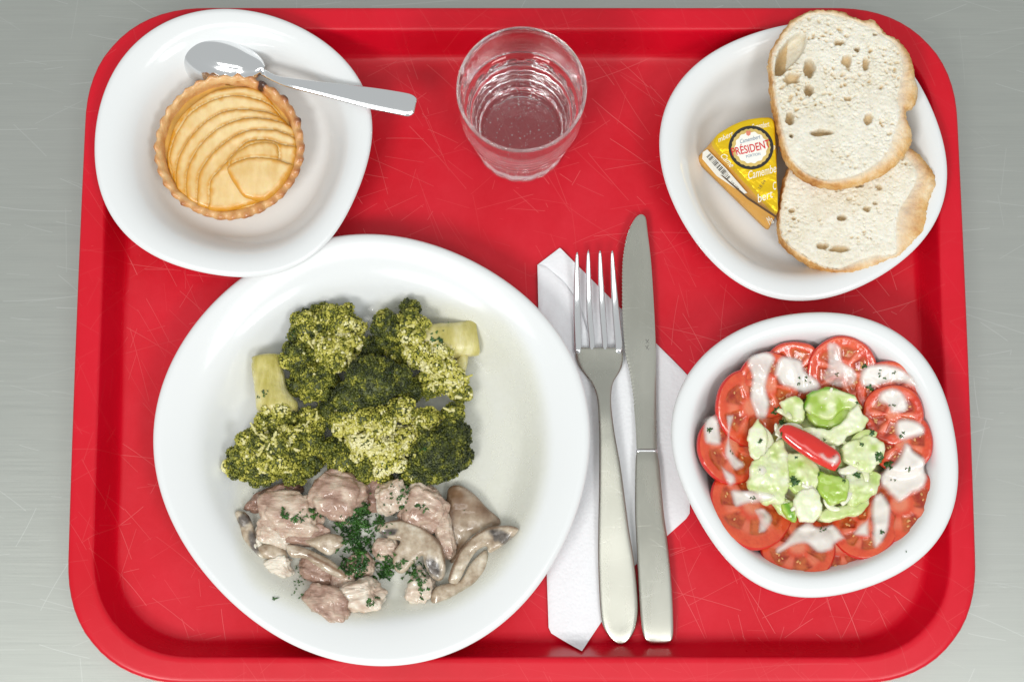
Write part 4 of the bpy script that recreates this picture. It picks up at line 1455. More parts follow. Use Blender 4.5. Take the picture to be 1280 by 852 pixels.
meat('small round pink meat bit beside the sliced mushroom', 482, 686, 1.25, 15, 13, .4, 0, .58, 46, .25)
meat('ragged pale meat bit below the sliced mushroom', 526, 735, 1.2, 15, 23, .35, 20, .78, 47, .45)
meat('small pink meat bit near the middle of the stew', 452, 704, .95, 16, 14, .35, 0, .45, 48, .3)
meat('rosy meat bit between the parsley and the lower meat', 425, 722, .95, 18, 14, .4, -20, .5, 49, .3)


def mushroom(label, pts, z, th, o=(450, 580), s=4.057, gill=(), skin=(), gx=0.0, gy=0.0, bend=0.0, seed=0, e=.16, dark=0):
    poly = smooth_closed(PX(pts, z, o, s), 150)
    c = poly.mean(0)

    def fn(V, d):
        n = fbm(np.column_stack([V * 1.1, np.full(len(V), seed)]), seed, 3)
        u = V - c
        zc = z + gx * u[:, 0] + gy * u[:, 1] + bend * (u ** 2).sum(1) + .13 * n
        k = dome(d, e * 1.7)
        return np.maximum(zc + th / 2 * k, .56), np.maximum(zc - th / 2 * k - .02, .53)
    V, F, d = pillow(poly, 0.07, fn)
    ga = np.zeros(len(V))
    for (x, y, rx, ry, an) in gill:
        q = PX([(x, y)], z, o, s)[0]
        u = V[:, :2] - q
        a = math.radians(an)
        ux = u[:, 0] * cos(a) - u[:, 1] * sin(a)
        uy = u[:, 0] * sin(a) + u[:, 1] * cos(a)
        r = np.sqrt((ux / (rx / s / 25)) ** 2 + (uy / (ry / s / 25)) ** 2)
        ga = np.maximum(ga, 1 - sstep(.6, 1.25, r + .25 * vnoise(V * 6, 3)))
    sa = np.zeros(len(V))
    if len(skin):
        q = PX(skin, z, o, s)
        q = resample(q, 40)
        dm = np.sqrt(((V[:, None, :2] - q[None]) ** 2).sum(2)).min(1)
        sa = 1 - sstep(.03, .16, dm)
    m = len(V) // 2
    if dark: ga = np.maximum(ga, 0); sa = np.maximum(sa, dark * (.6 + .4 * vnoise(V * 1.5, seed)))
    ob = mk('mushroom_slice', V, F, M_MUSH, attr={'gill': ga, 'skin': sa}, rk='dinner')
    return tag(ob, label, 'mushroom', 'mushroom slices on the dinner plate')


mushroom('large dark brown mushroom cap at the upper right of the stew', [(438, 175), (452, 115), (505, 102), (580, 150), (640, 215), (725, 295), (650, 335), (570, 360), (510, 440), (462, 500), (440, 420), (432, 300)], 1.15, .5, gx=-.05, gy=.05, bend=-.10, seed=3,
         skin=[(440, 175), (452, 115), (505, 105), (580, 150), (640, 215), (720, 290)], gill=[(480, 150, 60, 30, 40), (455, 330, 22, 120, 0)], e=.4, dark=1.15)
mushroom('flat tan mushroom slice lowest at the right of the stew', [(560, 500), (640, 430), (642, 530), (612, 620), (560, 700), (490, 758), (425, 765), (372, 738), (358, 680), (380, 625), (450, 600), (510, 585)], 1.42, .35, seed=5, gy=-.02, bend=-.04,
         skin=[(642, 530), (612, 620), (560, 700), (490, 758), (425, 765)], e=.2)
mushroom('curved mushroom slice with a dark gilled tip reaching the plate rim', [(448, 590), (462, 530), (500, 450), (560, 375), (640, 325), (740, 308), (800, 322), (798, 345), (745, 395), (680, 440), (650, 445), (640, 415), (590, 440), (550, 500), (520, 560), (495, 602), (470, 605)], 1.85, .45, seed=7,
         gill=[(715, 370, 75, 32, 32)], skin=[(448, 590), (500, 450), (560, 375), (640, 325), (740, 308), (800, 322)], e=.18)
mushroom('pale mushroom slice with stem in the middle of the stew', [(68, 318), (130, 290), (210, 280), (290, 308), (365, 355), (415, 415), (434, 500), (428, 565), (395, 590), (350, 555), (325, 500), (318, 462), (295, 480), (265, 510), (222, 550), (185, 545), (166, 500), (175, 440), (205, 390), (160, 378), (105, 350)], 1.75, .40, seed=9,
         gill=[(140, 345, 62, 22, -12), (370, 520, 34, 62, -25)], skin=[(130, 288), (210, 278), (290, 306), (365, 353), (415, 413), (434, 500)], e=.14, bend=-.06)
mushroom('tan mushroom chunk in the left of the stew', [(420, 370), (470, 350), (560, 335), (612, 350), (620, 385), (590, 415), (550, 440), (510, 425), (470, 400)], 1.6, .5, (270, 580), 3.873, seed=11, e=.25)
mushroom('narrow mushroom strip with orange brown skin', [(340, 392), (375, 390), (430, 405), (480, 425), (560, 465), (620, 520), (632, 545), (600, 550), (540, 525), (470, 480), (430, 455), (370, 450), (345, 425)], 1.65, .35, (270, 580), 3.873, seed=13,
         skin=[(450, 440), (480, 455), (540, 485), (600, 520), (625, 540)], e=.2, dark=.35)
mushroom('grey gilled mushroom piece at the far left of the stew', [(92, 235), (120, 225), (160, 250), (190, 330), (205, 400), (240, 445), (225, 462), (180, 440), (150, 470), (120, 480), (118, 400), (115, 310)], 1.15, .4, (270, 580), 3.873, seed=15,
         gill=[(140, 270, 45, 32, -40), (185, 385, 24, 75, -10)], e=.18)
mushroom('small greyish tan mushroom piece above the white flaky chunk', [(205, 400), (250, 385), (310, 395), (345, 430), (340, 465), (290, 470), (240, 455), (210, 440)], 1.2, .4, (270, 580), 3.873, seed=17, e=.2)

# chopped parsley
t = NT('parsley')
n = t.noise(200, 3)
t.set(color=t.ramp(n, [(0.35, (0.012, 0.055, 0.006)), (0.65, (0.045, 0.15, 0.015))]), rough=0.35, sss=0.1, sssr=(.3, 1, .2), ssss=0.001, coat=.2)
M_PARS = t.m


def leaf(sz, seed):
    """Crinkled cut parsley leaf about sz cm wide: lobed fan of triangles with thickness."""
    r = np.random.default_rng(seed)
    n = 14
    a = np.linspace(0, 2 * pi, n, endpoint=False) + r.uniform(-.12, .12, n)
    k = r.integers(3, 5)
    rad = sz * .5 * (0.62 + .38 * np.cos(a * k + r.uniform(0, 6))) * r.uniform(.75, 1.15, n) * (1 + .5 * np.cos(a - r.uniform(0, 6)))
    rad = np.maximum(rad, sz * .12)
    rim = np.column_stack([rad * np.cos(a), rad * np.sin(a), r.uniform(-.18, .18, n) * sz])
    top = np.vstack([[0, 0, sz * .08], rim * .55 + [0, 0, sz * .06], rim])
    F = [(0, 1 + i, 1 + (i + 1) % n) for i in range(n)] + [(1 + i, 1 + n + i, 1 + n + (i + 1) % n, 1 + (i + 1) % n) for i in range(n)]
    m = len(top)
    bot = top * np.array([.96, .96, 1]) - [0, 0, .016]
    F += [tuple(x + m for x in f[::-1]) for f in F]
    F += [(1 + n + i, 1 + n + i + m, 1 + n + (i + 1) % n + m, 1 + n + (i + 1) % n) for i in range(n)]
    return np.vstack([top, bot]), F


def lay(tree, px, py, up=0.02):
    h = tree.ray_cast(Vector(CAM), Vector(ray(px, py)))
    if h[0] is None: return None, None
    n = np.array(h[1])
    if n[2] < 0: n = -n
    return np.array(h[0]) + n * up, n


def orient(V, n, ang):
    z = n / np.linalg.norm(n)
    x = np.cross([0, 1, 0], z)
    x /= np.linalg.norm(x)
    y = np.cross(z, x)
    c, s = cos(ang), sin(ang)
    X, Y = x * c + y * s, -x * s + y * c
    return V[:, :1] * X + V[:, 1:2] * Y + V[:, 2:3] * z


tr = bvh('dinner')
P_ = []
heap = [(447, 650, 9, 14, 46, .26), (445, 675, 12, 12, 46, .26), (450, 700, 12, 12, 40, .26), (475, 655, 8, 8, 16, .22), (455, 635, 5, 7, 16, .26), (487, 705, 11, 8, 34, .24), (482, 718, 8, 5, 14, .24), (425, 655, 8, 7, 12, .22), (520, 715, 10, 12, 26, .2), (526, 735, 6, 8, 10, .2),
        (435, 712, 8, 6, 16, .24), (355, 641, 5, 4, 9, .2), (368, 649, 5, 4, 6, .18), (392, 643, 6, 5, 10, .2), (462, 752, 6, 3, 8, .2), (500, 621, 8, 4, 8, .17), (502, 633, 6, 3, 7, .18), (526, 633, 5, 3, 6, .2), (508, 610, 4, 6, 7, .16), (380, 650, 10, 8, 6, .12), (372, 728, 5, 14, 16, .12), (475, 640, 30, 30, 14, .10)]
for (x, y, sx, sy, n, sz) in heap:
    for _ in range(int(n * 1.5)):
        p, nn = lay(tr, x + RNG.normal() * sx * .8, y + RNG.normal() * sy * .8, 0.02 + RNG.uniform(0, .14))
        if p is None: continue
        V, F = leaf(sz * 1.45 * RNG.uniform(.55, 1.15), int(RNG.integers(1e6)))
        nn = nn + RNG.normal(size=3) * .5
        if nn[2] < .1: nn[2] = .3
        P_.append((orient(V, nn, RNG.uniform(0, 6.28)) + p, F))
o = mk('chopped_parsley', *join(P_), M_PARS)
tag(o, 'dark green chopped parsley heaped over the meat and mushrooms', 'parsley', kind='stuff')
P_ = []
for (x, y, sx, sy, n, sz) in [(547, 425, 5, 11, 14, .28), (520, 432, 7, 6, 6, .2), (360, 424, 4, 5, 7, .2), (330, 490, 4, 3, 5, .16), (328, 496, 5, 2, 4, .16), (470, 400, 2, 10, 5, .16), (533, 560, 4, 5, 6, .2), (488, 552, 5, 6, 6, .2), (478, 578, 4, 5, 6, .2), (450, 480, 50, 50, 14, .13), (430, 500, 60, 60, 16, .12), (530, 450, 40, 40, 14, .12), (500, 600, 3, 2, 3, .15), (340, 590, 30, 14, 6, .13), (392, 398, 4, 4, 3, .15)]:
    for _ in range(n):
        p, nn = lay(tr, x + RNG.normal() * sx * .7, y + RNG.normal() * sy * .7, 0.03 + RNG.uniform(0, .06))
        if p is None: continue
        V, F = leaf(sz * RNG.uniform(.6, 1.15), int(RNG.integers(1e6)))
        nn = nn + RNG.normal(size=3) * .35
        if nn[2] < .1: nn[2] = .3
        P_.append((orient(V, nn, RNG.uniform(0, 6.28)) + p, F))
o = mk('chopped_parsley', *join(P_), M_PARS)
tag(o, 'bright parsley flecks sprinkled over the broccoli', 'parsley', kind='stuff')
for k, (x, y, s_, lab) in enumerate([(342, 748.5, .34, 'single parsley leaf lying in the sauce left of the lowest meat')]):
    p, nn = lay(tr, x, y, .02)
    V, F = leaf(s_, 77)
    o = mk('parsley_leaf', orient(V * np.array([1.2, .8, 1]), np.array([0, 0, 1.]), .2) + p, F, M_PARS)
    tag(o, lab, 'parsley')
# ------------------------------------------------------------------ salad
BO, BS = (830, 380), 2.241
t = NT('tomato_flesh')
g_ = t.attr('gel')
cr_ = t.attr('core')
n1 = t.noise(110, 4, 0.6)
st_ = t.noise(160, 3, .6)
c = t.ramp(n1, [(0.3, (0.60, 0.04, 0.014)), (0.7, (0.76, 0.12, 0.04))])
c = t.mix(cr_, c, (0.80, 0.34, 0.20))
c = t.mix(g_, c, t.ramp(st_, [(0.35, (0.33, 0.02, 0.006)), (0.65, (0.60, 0.13, 0.03))]))
t.set(color=c, rough=0.2, sss=0.35, sssr=(1, .25, .12), ssss=0.004, coat=.5, coatr=.08)
t.set(normal=t.bump(t.math('ADD', n1, t.vor(500)), 0.25, 0.0006))
M_TOM = t.m
t = NT('tomato_skin')
t.set(color=t.ramp(t.noise(60), [(0.3, (0.56, 0.012, 0.008)), (0.7, (0.66, 0.03, 0.014))]), rough=0.14, coat=.6, coatr=.04, sss=.1, sssr=(1, .2, .1), ssss=0.002)
M_TSKIN = t.m
M_SEED = simple('tomato_seed', (0.66, 0.33, 0.12), 0.3, 0.15, 400, sss=.2, sssr=(1, .6, .2), ssss=0.001)


def tomato(label, x, y, rpx, z, tilt_dir, tilt, seed, asp=1.0, th=0.42):
    """x,y,rpx in crop units; tilt_dir: picture angle (deg, ccw) of the raised side."""
    px, py = BO[0] + x / BS, BO[1] + y / BS
    r = rpx / BS / 25.3
    rr = np.random.default_rng(seed)
    m = int(rr.integers(4, 7))
    a0 = rr.uniform(0, 6)
    NA, NRr = 84, 22
    ph = np.linspace(0, 2 * pi, NA, endpoint=False)
    wob = 1 + .025 * fbm(np.column_stack([np.cos(ph) * 1.4, np.sin(ph) * 1.4, np.full(NA, seed)]), seed, 2) * 2
    rs_ = np.linspace(1, 0.02, NRr)
    R, G, K_ = [], [], []
    for q in rs_:
        an = ((ph - a0) * m / (2 * pi)) % 1.0
        ga = sstep(.10, .24, an) * (1 - sstep(.76, .90, an))
        w = vnoise(np.column_stack([np.cos(ph) * 3 * q, np.sin(ph) * 3 * q, np.full(NA, seed)]), 4) * .07
        gr_ = sstep(.26, .38, q + w) * (1 - sstep(.70, .80, q + w))
        g = ga * gr_
        zz = th / 2 - .09 * g + .02 * fbm(np.column_stack([np.cos(ph) * 5 * q, np.sin(ph) * 5 * q, np.full(NA, seed)]), 2, 3) - (.03 if q > .97 else 0)
        R.append(np.column_stack([q * r * wob * np.cos(ph), asp * q * r * wob * np.sin(ph), zz]))
        G.append(g)
        K_.append(np.full(NA, 0.55 * (1 - sstep(.12, .32, q))) + .35 * (1 - g) * sstep(.3, .5, q) * (1 - sstep(.6, .78, q)))
    V1, F1 = rings(R, cap1=True)
    G = np.concatenate(G + [[0]])
    K_ = np.concatenate(K_ + [[.6]])
    Rs = []
    for q, zz in ((1.0, th / 2 - .03), (1.022, th / 2 - .07), (1.035, th / 4), (1.035, 0), (1.02, -th / 4), (.99, -th / 2), (.5, -th / 2 - .01), (.02, -th / 2)):
        Rs.append(np.column_stack([q * r * wob * np.cos(ph), asp * q * r * wob * np.sin(ph), np.full(NA, zz)]))
    V2, F2 = rings(Rs)
    F2 = [f[::-1] for f in F2]
    iv, if_ = ico(2)
    sd = []
    for j in range(m):
        ac = a0 + (j + .5) * 2 * pi / m
        for _ in range(int(rr.integers(1, 5))):
            q = rr.uniform(.42, .66)
            aa = ac + rr.uniform(-.32, .32) * 4 / m
            s = iv * np.array([.085, .05, .035]) * rr.uniform(.8, 1.1)
            s = rotz(s, rr.uniform(0, 6))
            sd.append((s + [q * r * cos(aa), asp * q * r * sin(aa), th / 2 - .075], if_))
    V3, F3 = join(sd)
    root_p = P(px, py, z)
    ta = math.radians(tilt_dir)
    ax_ = np.array([sin(ta), -cos(ta), 0])       # rotating about this raises the side at ta
    Mx = np.array(Matrix.Rotation(-math.radians(tilt), 3, Vector(-ax_)).transposed())
    Mx = np.array(Matrix.Rotation(math.radians(tilt), 3, Vector(ax_))).T
    def T(V): return rotz(V, 0) @ Mx + root_p
    root = thing('tomato_slice', label, 'tomato', root_p - [0, 0, th / 2], 'tomato slices ringed round the salad bowl')
    mk('flesh', T(V1), F1, M_TOM, parent=root, attr={'gel': G, 'core': K_}, rk='salad')
    mk('skin', T(V2), F2, M_TSKIN, parent=root, rk='salad')
    s = mk('seed', T(V3), F3, M_SEED, parent=root)
    tag(s, kind='stuff')
    return root


tl = [
    ('tomato slice at the top left of the bowl, next to the big dressing streak', 362, 188, 84, 3.15, 110, 20, 1),
    ('tomato slice at the very top of the bowl under thin dressing', 497, 183, 92, 3.30, 85, 20, 2),
    ('tomato slice at the upper right, almost covered by herb dressing', 628, 250, 88, 3.25, 50, 18, 3),
    ('small tomato slice at the right with one round dressing spot', 642, 308, 80, 3.45, 25, 16, 4),
    ('tomato slice at the right with an oval dressing spot', 668, 388, 82, 3.38, 5, 18, 5),
    ('large tomato slice at the lower right under the biggest dressing blob', 662, 562, 106, 3.12, -30, 20, 6),
    ('narrowly visible tomato slice under a long white dressing stripe', 562, 628, 88, 2.95, -55, 18, 7),
    ('tomato slice at the bottom, second right of the lowest one', 492, 680, 94, 2.80, -75, 20, 8),
    ('lowest tomato slice showing its seed chambers', 372, 682, 102, 3.00, -95, 20, 9),
    ('large bare tomato slice at the lower left with a wide skin edge', 242, 568, 120, 3.10, -140, 22, 10),
    ('tomato slice at the left edge under two white dressing patches', 184, 402, 98, 3.3, 185, 24, 11),
    ('tall leaning tomato slice at the upper left of the bowl', 238, 288, 104, 3.35, 150, 26, 12),
    ('tomato slice hidden behind the large upper left dressing streak', 292, 226, 90, 3.4, 130, 22, 13),
]
for k, (lab, x, y, r, z, td, ti, sd) in enumerate(tl):
    tomato(lab, x, y, r, z - .1, td, ti, sd)

# green centre
t = NT('cucumber_flesh')
n1 = t.noise(110, 4, .6, t.mapping((1, .35, 1), (0, 0, .8)))
n2 = t.noise(230, 3, .6, t.mapping((1, .3, 1)))
e_ = t.attr('edge')
wt = t.attr('tone')
c = t.ramp(t.math('ADD', t.math('MULTIPLY', n1, .2), t.math('MULTIPLY_ADD', wt, .6, -.05)), [(0.15, (0.36, 0.52, 0.07)), (0.38, (0.62, 0.70, 0.33)), (0.62, (0.79, 0.83, 0.60))])
c = t.mix(e_, c, (0.16, 0.36, 0.02))
t.set(color=c, rough=.2, sss=.4, sssr=(.6, 1, .3), ssss=.004, coat=.5, coatr=.08)
t.set(normal=t.bump(t.math('ADD', n2, n1), .15, .0006))
M_CUC = t.m
cc = PX([(430, 430)], 2.6, BO, BS)[0]
a_ = np.linspace(0, 2 * pi, 90, endpoint=False)
poly = np.column_stack([cc[0] + 3.5 * np.cos(a_), cc[1] + 3.4 * np.sin(a_)])
V, F, d = pillow(poly, .12, lambda V, d: (1.75 + 1.5 * np.sqrt(np.clip(1 - ((V - cc) ** 2).sum(1) / 12.6, 0, 1)) + .30 * fbm(np.column_stack([V * 1.8, d * 0]), 3, 4) - .28 * worley(np.column_stack([V * 1.1, d * 0]), 5), 1.2 + 0 * d))
o = mk('chopped_cucumber', V, F, M_CUC, attr={'edge': np.zeros(len(V)), 'tone': .5 + .35 * vnoise(V * 2)}, rk='salad')
tag(o, 'pale green chopped cucumber bed under the salad centre', 'cucumber', kind='stuff')


def cuke(label, pts, z, th, tone=.6, gx=0., gy=0., bend=-.05, e=.2, skin=(), seed=0, amp=.12):
    poly = smooth_closed(PX(pts, z, BO, BS), 120)
    wv = np.stack([fbm(np.column_stack([poly * 2.2, np.full(len(poly), seed + 9 * m)]), m, 4) for m in range(2)], 1)
    poly = poly + .16 * wv
    c = poly.mean(0)

    def fn(V, d):
        n = fbm(np.column_stack([V * 1.5, np.full(len(V), seed * 3.1)]), seed, 4) + .2 * np.abs(vnoise(np.column_stack([V * 2.6, np.full(len(V), seed)]), seed))
        u = V - c
        zc = z + gx * u[:, 0] + gy * u[:, 1] + bend * (u ** 2).sum(1) + amp * n
        k = dome(d, e * .55)
        return zc + th / 2 * k, zc - th / 2 * k - .02
    V, F, d = pillow(poly, .07, fn)
    sa = np.zeros(len(V))
    if len(skin):
        q = resample(PX(skin, z, BO, BS), 40)
        dm = np.sqrt(((V[:, None, :2] - q[None]) ** 2).sum(2)).min(1)
        sa = 1 - sstep(.04, .2, dm)
    o = mk('cucumber_piece', V, F, M_CUC, attr={'edge': sa, 'tone': np.clip(tone + .4 * vnoise(V * 2.5, seed), 0, 1)}, rk='salad')
    return tag(o, label, 'cucumber', 'cucumber pieces in the salad centre')


cuke('half round cucumber slice at the top of the salad centre', [(392, 285), (405, 250), (440, 236), (490, 236), (530, 252), (556, 285), (540, 300), (500, 300), (465, 320), (420, 312)], 3.55, .35, .45, skin=[(392, 285), (405, 250), (440, 236), (490, 236), (530, 252)], seed=1)
cuke('bright green cucumber wedge tucked below the half round slice', [(400, 290), (440, 285), (490, 290), (540, 300), (520, 335), (480, 345), (430, 345), (405, 325)], 3.3, .4, .12, seed=2)
cuke('curled pale cucumber ribbon right of the red pepper', [(372, 352), (400, 340), (440, 348), (490, 335), (520, 300), (545, 275), (548, 300), (572, 320), (565, 350), (530, 365), (500, 390), (455, 392), (410, 372)], 3.75, .35, .85, seed=3, amp=.16)
cuke('pale yellow green cucumber piece at the upper left of the centre', [(330, 275), (360, 260), (385, 270), (395, 300), (385, 335), (350, 330), (330, 305)], 3.55, .4, .6, seed=4)
cuke('pointed pale cucumber leaf shape at the left', [(262, 320), (280, 345), (290, 380), (285, 415), (262, 435), (240, 415), (236, 375), (248, 340)], 3.7, .3, .8, seed=5)
cuke('largest pale cucumber piece at the left of the centre', [(232, 505), (242, 460), (270, 420), (305, 390), (330, 378), (348, 420), (355, 470), (345, 530), (320, 560), (285, 560), (255, 535)], 3.6, .5, .7, seed=6, amp=.2)
cuke('flat green cucumber piece under the pepper strip', [(345, 420), (390, 420), (430, 450), (440, 490), (420, 530), (370, 530), (345, 500)], 3.6, .4, .5, seed=7, amp=.18)
cuke('rounded whitish cucumber piece at the bottom of the centre', [(370, 540), (385, 518), (415, 515), (438, 535), (445, 575), (435, 602), (400, 608), (372, 600), (366, 570)], 3.7, .4, 1.0, seed=8)
cuke('bright green cucumber chunk with dark skin edge', [(428, 470), (460, 470), (500, 486), (518, 500), (512, 540), (490, 562), (455, 560), (432, 520)], 3.75, .45, .05, skin=[(428, 468), (460, 470), (500, 484)], seed=9)
cuke('pale cucumber chunk at the right of the centre', [(500, 400), (540, 375), (590, 370), (620, 400), (612, 440), (580, 470), (540, 465), (505, 440)], 3.65, .5, .65, seed=10, amp=.2)
cuke('pale cucumber chunk lowest at the right of the centre', [(510, 470), (555, 465), (600, 470), (600, 510), (570, 545), (530, 570), (510, 560), (505, 510)], 3.45, .5, .6, seed=11, amp=.2)
cuke('small pale cucumber chunk left of the dark skinned one', [(300, 540), (345, 545), (368, 560), (365, 600), (330, 596), (305, 570)], 3.3, .4, .5, seed=12)
cuke('olive green cucumber skin piece near the bottom of the centre', [(330, 560), (355, 552), (370, 560), (368, 604), (345, 598), (330, 580)], 3.45, .3, .0, skin=[(340, 556), (350, 575), (360, 600)], seed=13)
cuke('pale cucumber sliver along the lower edge of the centre', [(440, 575), (490, 565), (540, 560), (575, 545), (560, 580), (520, 600), (470, 610), (440, 605)], 3.3, .4, .6, seed=14)

# thin shavings between the larger pieces
parts, tn_ = [], []
for j in range(26):
    r0 = 3.0 * math.sqrt(RNG.uniform(0, 1))
    a0 = RNG.uniform(0, 6.28)
    cx0, cy0 = cc[0] + r0 * cos(a0), cc[1] + r0 * sin(a0)
    rad = RNG.uniform(.5, 1.1)
    st0, ln = RNG.uniform(0, 6.28), RNG.uniform(.9, 1.9)
    wd = RNG.uniform(.10, .26)
    zz = 3.25 + .55 * math.sqrt(max(0, 1 - (r0 / 3.6) ** 2)) + RNG.uniform(-.15, .12)
    tl_ = RNG.uniform(-.3, .3)
    R_ = []
    for q in np.linspace(0, 1, 14):
        aa = st0 + ln * q
        w_ = wd * math.sin(pi * (.08 + .84 * q)) ** .5
        ct = np.array([cx0 + rad * (cos(aa) - cos(st0 + ln / 2)), cy0 + rad * (sin(aa) - sin(st0 + ln / 2)), zz + tl_ * (q - .5) + .05 * math.sin(q * 7)])
        u_ = np.array([cos(aa), sin(aa), RNG.uniform(-.02, .02)])
        kk = np.linspace(0, 2 * pi, 10, endpoint=False)
        R_.append(ct + np.outer(np.cos(kk) * w_, u_) + np.outer(np.sign(np.sin(kk)) * np.abs(np.sin(kk)) ** .6 * .065, [0, 0, 1]))
    Vr, Fr = rings(R_, cap0=True, cap1=True)
    parts.append((Vr, Fr))
    tn_.append(np.full(len(Vr), RNG.uniform(.35, 1.1)))
V, F = join(parts)
o = mk('cucumber_shaving', V, F, M_CUC, attr={'edge': np.zeros(len(V)), 'tone': np.concatenate(tn_)}, rk='salad')
tag(o, 'thin pale cucumber shavings tucked between the pieces in the salad centre', 'cucumber', kind='stuff')

# red pepper strip
t = NT('pepper_red')
t.set(color=t.ramp(t.noise(50), [(0.3, (0.58, 0.012, 0.008)), (0.7, (0.70, 0.03, 0.015))]), rough=.15, coat=.6, coatr=.05, sss=.2, sssr=(1, .2, .1), ssss=.002)
M_PEP = t.m
pp = [(x / BS + BO[0], y / BS + BO[1]) for x, y in [(322, 352), (330, 375), (370, 410), (420, 440), (460, 462), (478, 468)]]
pq = [(x / BS + BO[0], y / BS + BO[1]) for x, y in [(335, 338), (360, 340), (410, 362), (455, 390), (490, 415), (497, 440)]]
st = [(a[0], a[1], b[0], b[1], 4.15 - .02 * i, th) for i, (a, b, th) in enumerate(zip(pp, pq, (.2, .5, .55, .55, .5, .25)))]
V, F = loft(st, 50, 26, 2.2)
u_ = V + 0.03 * np.stack([fbm(V * 1.5 + 5 * m, m, 2) for m in range(3)], 1)
o = mk('pepper_strip', u_, F, M_PEP, rk='salad')
tag(o, 'glossy red pepper strip lying on the cucumber in the salad centre', 'pepper')

# herb dressing poured over the salad
t = NT('herb_dressing')
tk = t.attr('thick')
t.set(color=t.ramp(t.noise(60), [(0.3, (0.82, 0.76, 0.70)), (0.7, (0.86, 0.83, 0.79))]), rough=.16, sss=.3, sssr=(1, .8, .6), ssss=.002, coat=.4, coatr=.05, alpha=tk)
t.set(normal=t.bump(t.noise(90, 3), .12, .001))
M_DRES = t.m
tr = bvh('salad', 'bowl')


def dress(label, pts, th=.13, thin=0.0, seed=0):
    pts2 = np.array(pts, float)
    out = smooth_closed([P(BO[0] + a / BS, BO[1] + b / BS, 3.4)[:2] for a, b in pts2], 110)
    # wavy outline
    c = out.mean(0)
    w = fbm(np.column_stack([out * 1.6, np.full(len(out), seed)]), seed, 3)
    out = c + (out - c) * (1.12 + .12 * w)[:, None]
    V, F, n, d = fill(out, .06)
    z = np.full(len(V), np.nan)
    for i, (x, y) in enumerate(V):
        h = tr.ray_cast(Vector((x, y, 9)), Vector((0, 0, -1)))
        if h[0] is not None: z[i] = h[0].z
    z = np.where(np.isnan(z), np.nanmean(z), z)
    z0 = z.copy()
    # the cream bridges small steps: relax the interior upwards
    nb = [[] for _ in V]
    for a, b, c_ in F:
        nb[a] += [b, c_]; nb[b] += [a, c_]; nb[c_] += [a, b]
    for _ in range(14):
        zz = z.copy()
        for i in range(len(V)):
            zz[i] = sum(z[j] for j in nb[i]) / len(nb[i])
        z = np.maximum(zz, z0 - .01)
    z = z0 + (z - z0) * sstep(0, .22, d)
    k = .35 * dome(d, .3) + .65 * sstep(0, .32, d)
    nn = fbm(np.column_stack([V * 1.5, np.full(len(V), seed)]), seed + 3, 3)
    zt = z + th * k * (1 + .35 * nn) - .004
    al = np.clip(0.0 + 1.0 * sstep(0, .36, d + .05 * nn) - thin * (0.6 + .9 * nn) - .12 * np.clip(nn + .2, 0, 1), 0.0, 1)
    T = np.column_stack([V, zt])
    o = mk('dressing_blob', T, F, M_DRES, attr={'thick': al}, rk='dress')
    return tag(o, label, 'dressing', 'herb dressing blobs on the salad')


dress('long dressing streak running down the upper left tomato slices', [(235, 150), (262, 136), (300, 142), (312, 165), (300, 190), (290, 230), (300, 270), (290, 310), (265, 320), (250, 300), (235, 260), (238, 210), (225, 180)], .14, .15, 1)
dress('wide dressing patch with herbs over the top left slice', [(320, 160), (345, 148), (385, 158), (400, 185), (430, 205), (442, 225), (425, 242), (395, 246), (365, 240), (330, 225), (308, 200)], .12, .1, 2)
dress('thin see-through dressing film over the topmost slice', [(450, 120), (480, 112), (500, 130), (505, 160), (530, 175), (545, 200), (530, 230), (495, 235), (460, 225), (440, 200), (450, 160)], .08, .55, 3)
dress('long herb dressing patch over the upper right slice', [(548, 195), (570, 172), (610, 166), (650, 175), (685, 200), (705, 232), (690, 240), (655, 225), (620, 228), (590, 236), (560, 228)], .12, .1, 4)
dress('round dressing spot on the small right slice', [(600, 250), (625, 235), (655, 240), (675, 262), (684, 290), (668, 308), (635, 308), (622, 290), (600, 275)], .1, .1, 5)
dress('oval dressing spot on the right slice', [(642, 335), (665, 320), (700, 325), (724, 345), (722, 368), (695, 378), (668, 385), (650, 370)], .13, .0, 6)
dress('biggest dressing blob at the lower right of the ring', [(668, 392), (690, 400), (700, 420), (725, 440), (735, 470), (728, 505), (700, 530), (665, 548), (640, 535), (620, 510), (606, 480), (615, 458), (645, 445), (660, 420)], .2, .0, 7)
dress('long white dressing stripe between the lower right slices', [(590, 540), (612, 528), (632, 545), (640, 580), (632, 625), (612, 665), (592, 680), (582, 660), (584, 610), (580, 570)], .14, .0, 8)
dress('pointed translucent dressing patch beside the long stripe', [(582, 585), (582, 620), (578, 650), (545, 650), (531, 640), (545, 615), (565, 600)], .07, .25, 9)
dress('dressing patch across the lowest tomato slice', [(370, 625), (400, 610), (440, 615), (475, 612), (500, 640), (512, 655), (490, 668), (470, 690), (430, 695), (400, 675), (370, 680), (335, 698), (318, 680), (345, 655)], .11, .25, 10)
dress('dressing patch between cucumber and the large lower left slice', [(188, 520), (220, 515), (260, 522), (300, 530), (310, 550), (280, 560), (240, 562), (205, 572), (190, 550)], .1, .15, 11)
dress('small square dressing patch at the left bowl edge', [(112, 320), (132, 305), (148, 320), (160, 360), (158, 392), (130, 398), (108, 390), (104, 350)], .09, .1, 12)
dress('curved dressing strip on the left tomato slice', [(168, 318), (195, 310), (200, 330), (190, 370), (200, 410), (225, 430), (230, 450), (205, 462), (180, 445), (165, 415), (172, 370)], .1, .2, 13)
dress('small dressing drop at the lower left edge of the ring', [(155, 440), (168, 455), (200, 475), (203, 500), (185, 512), (170, 500), (158, 470)], .08, .1, 14)
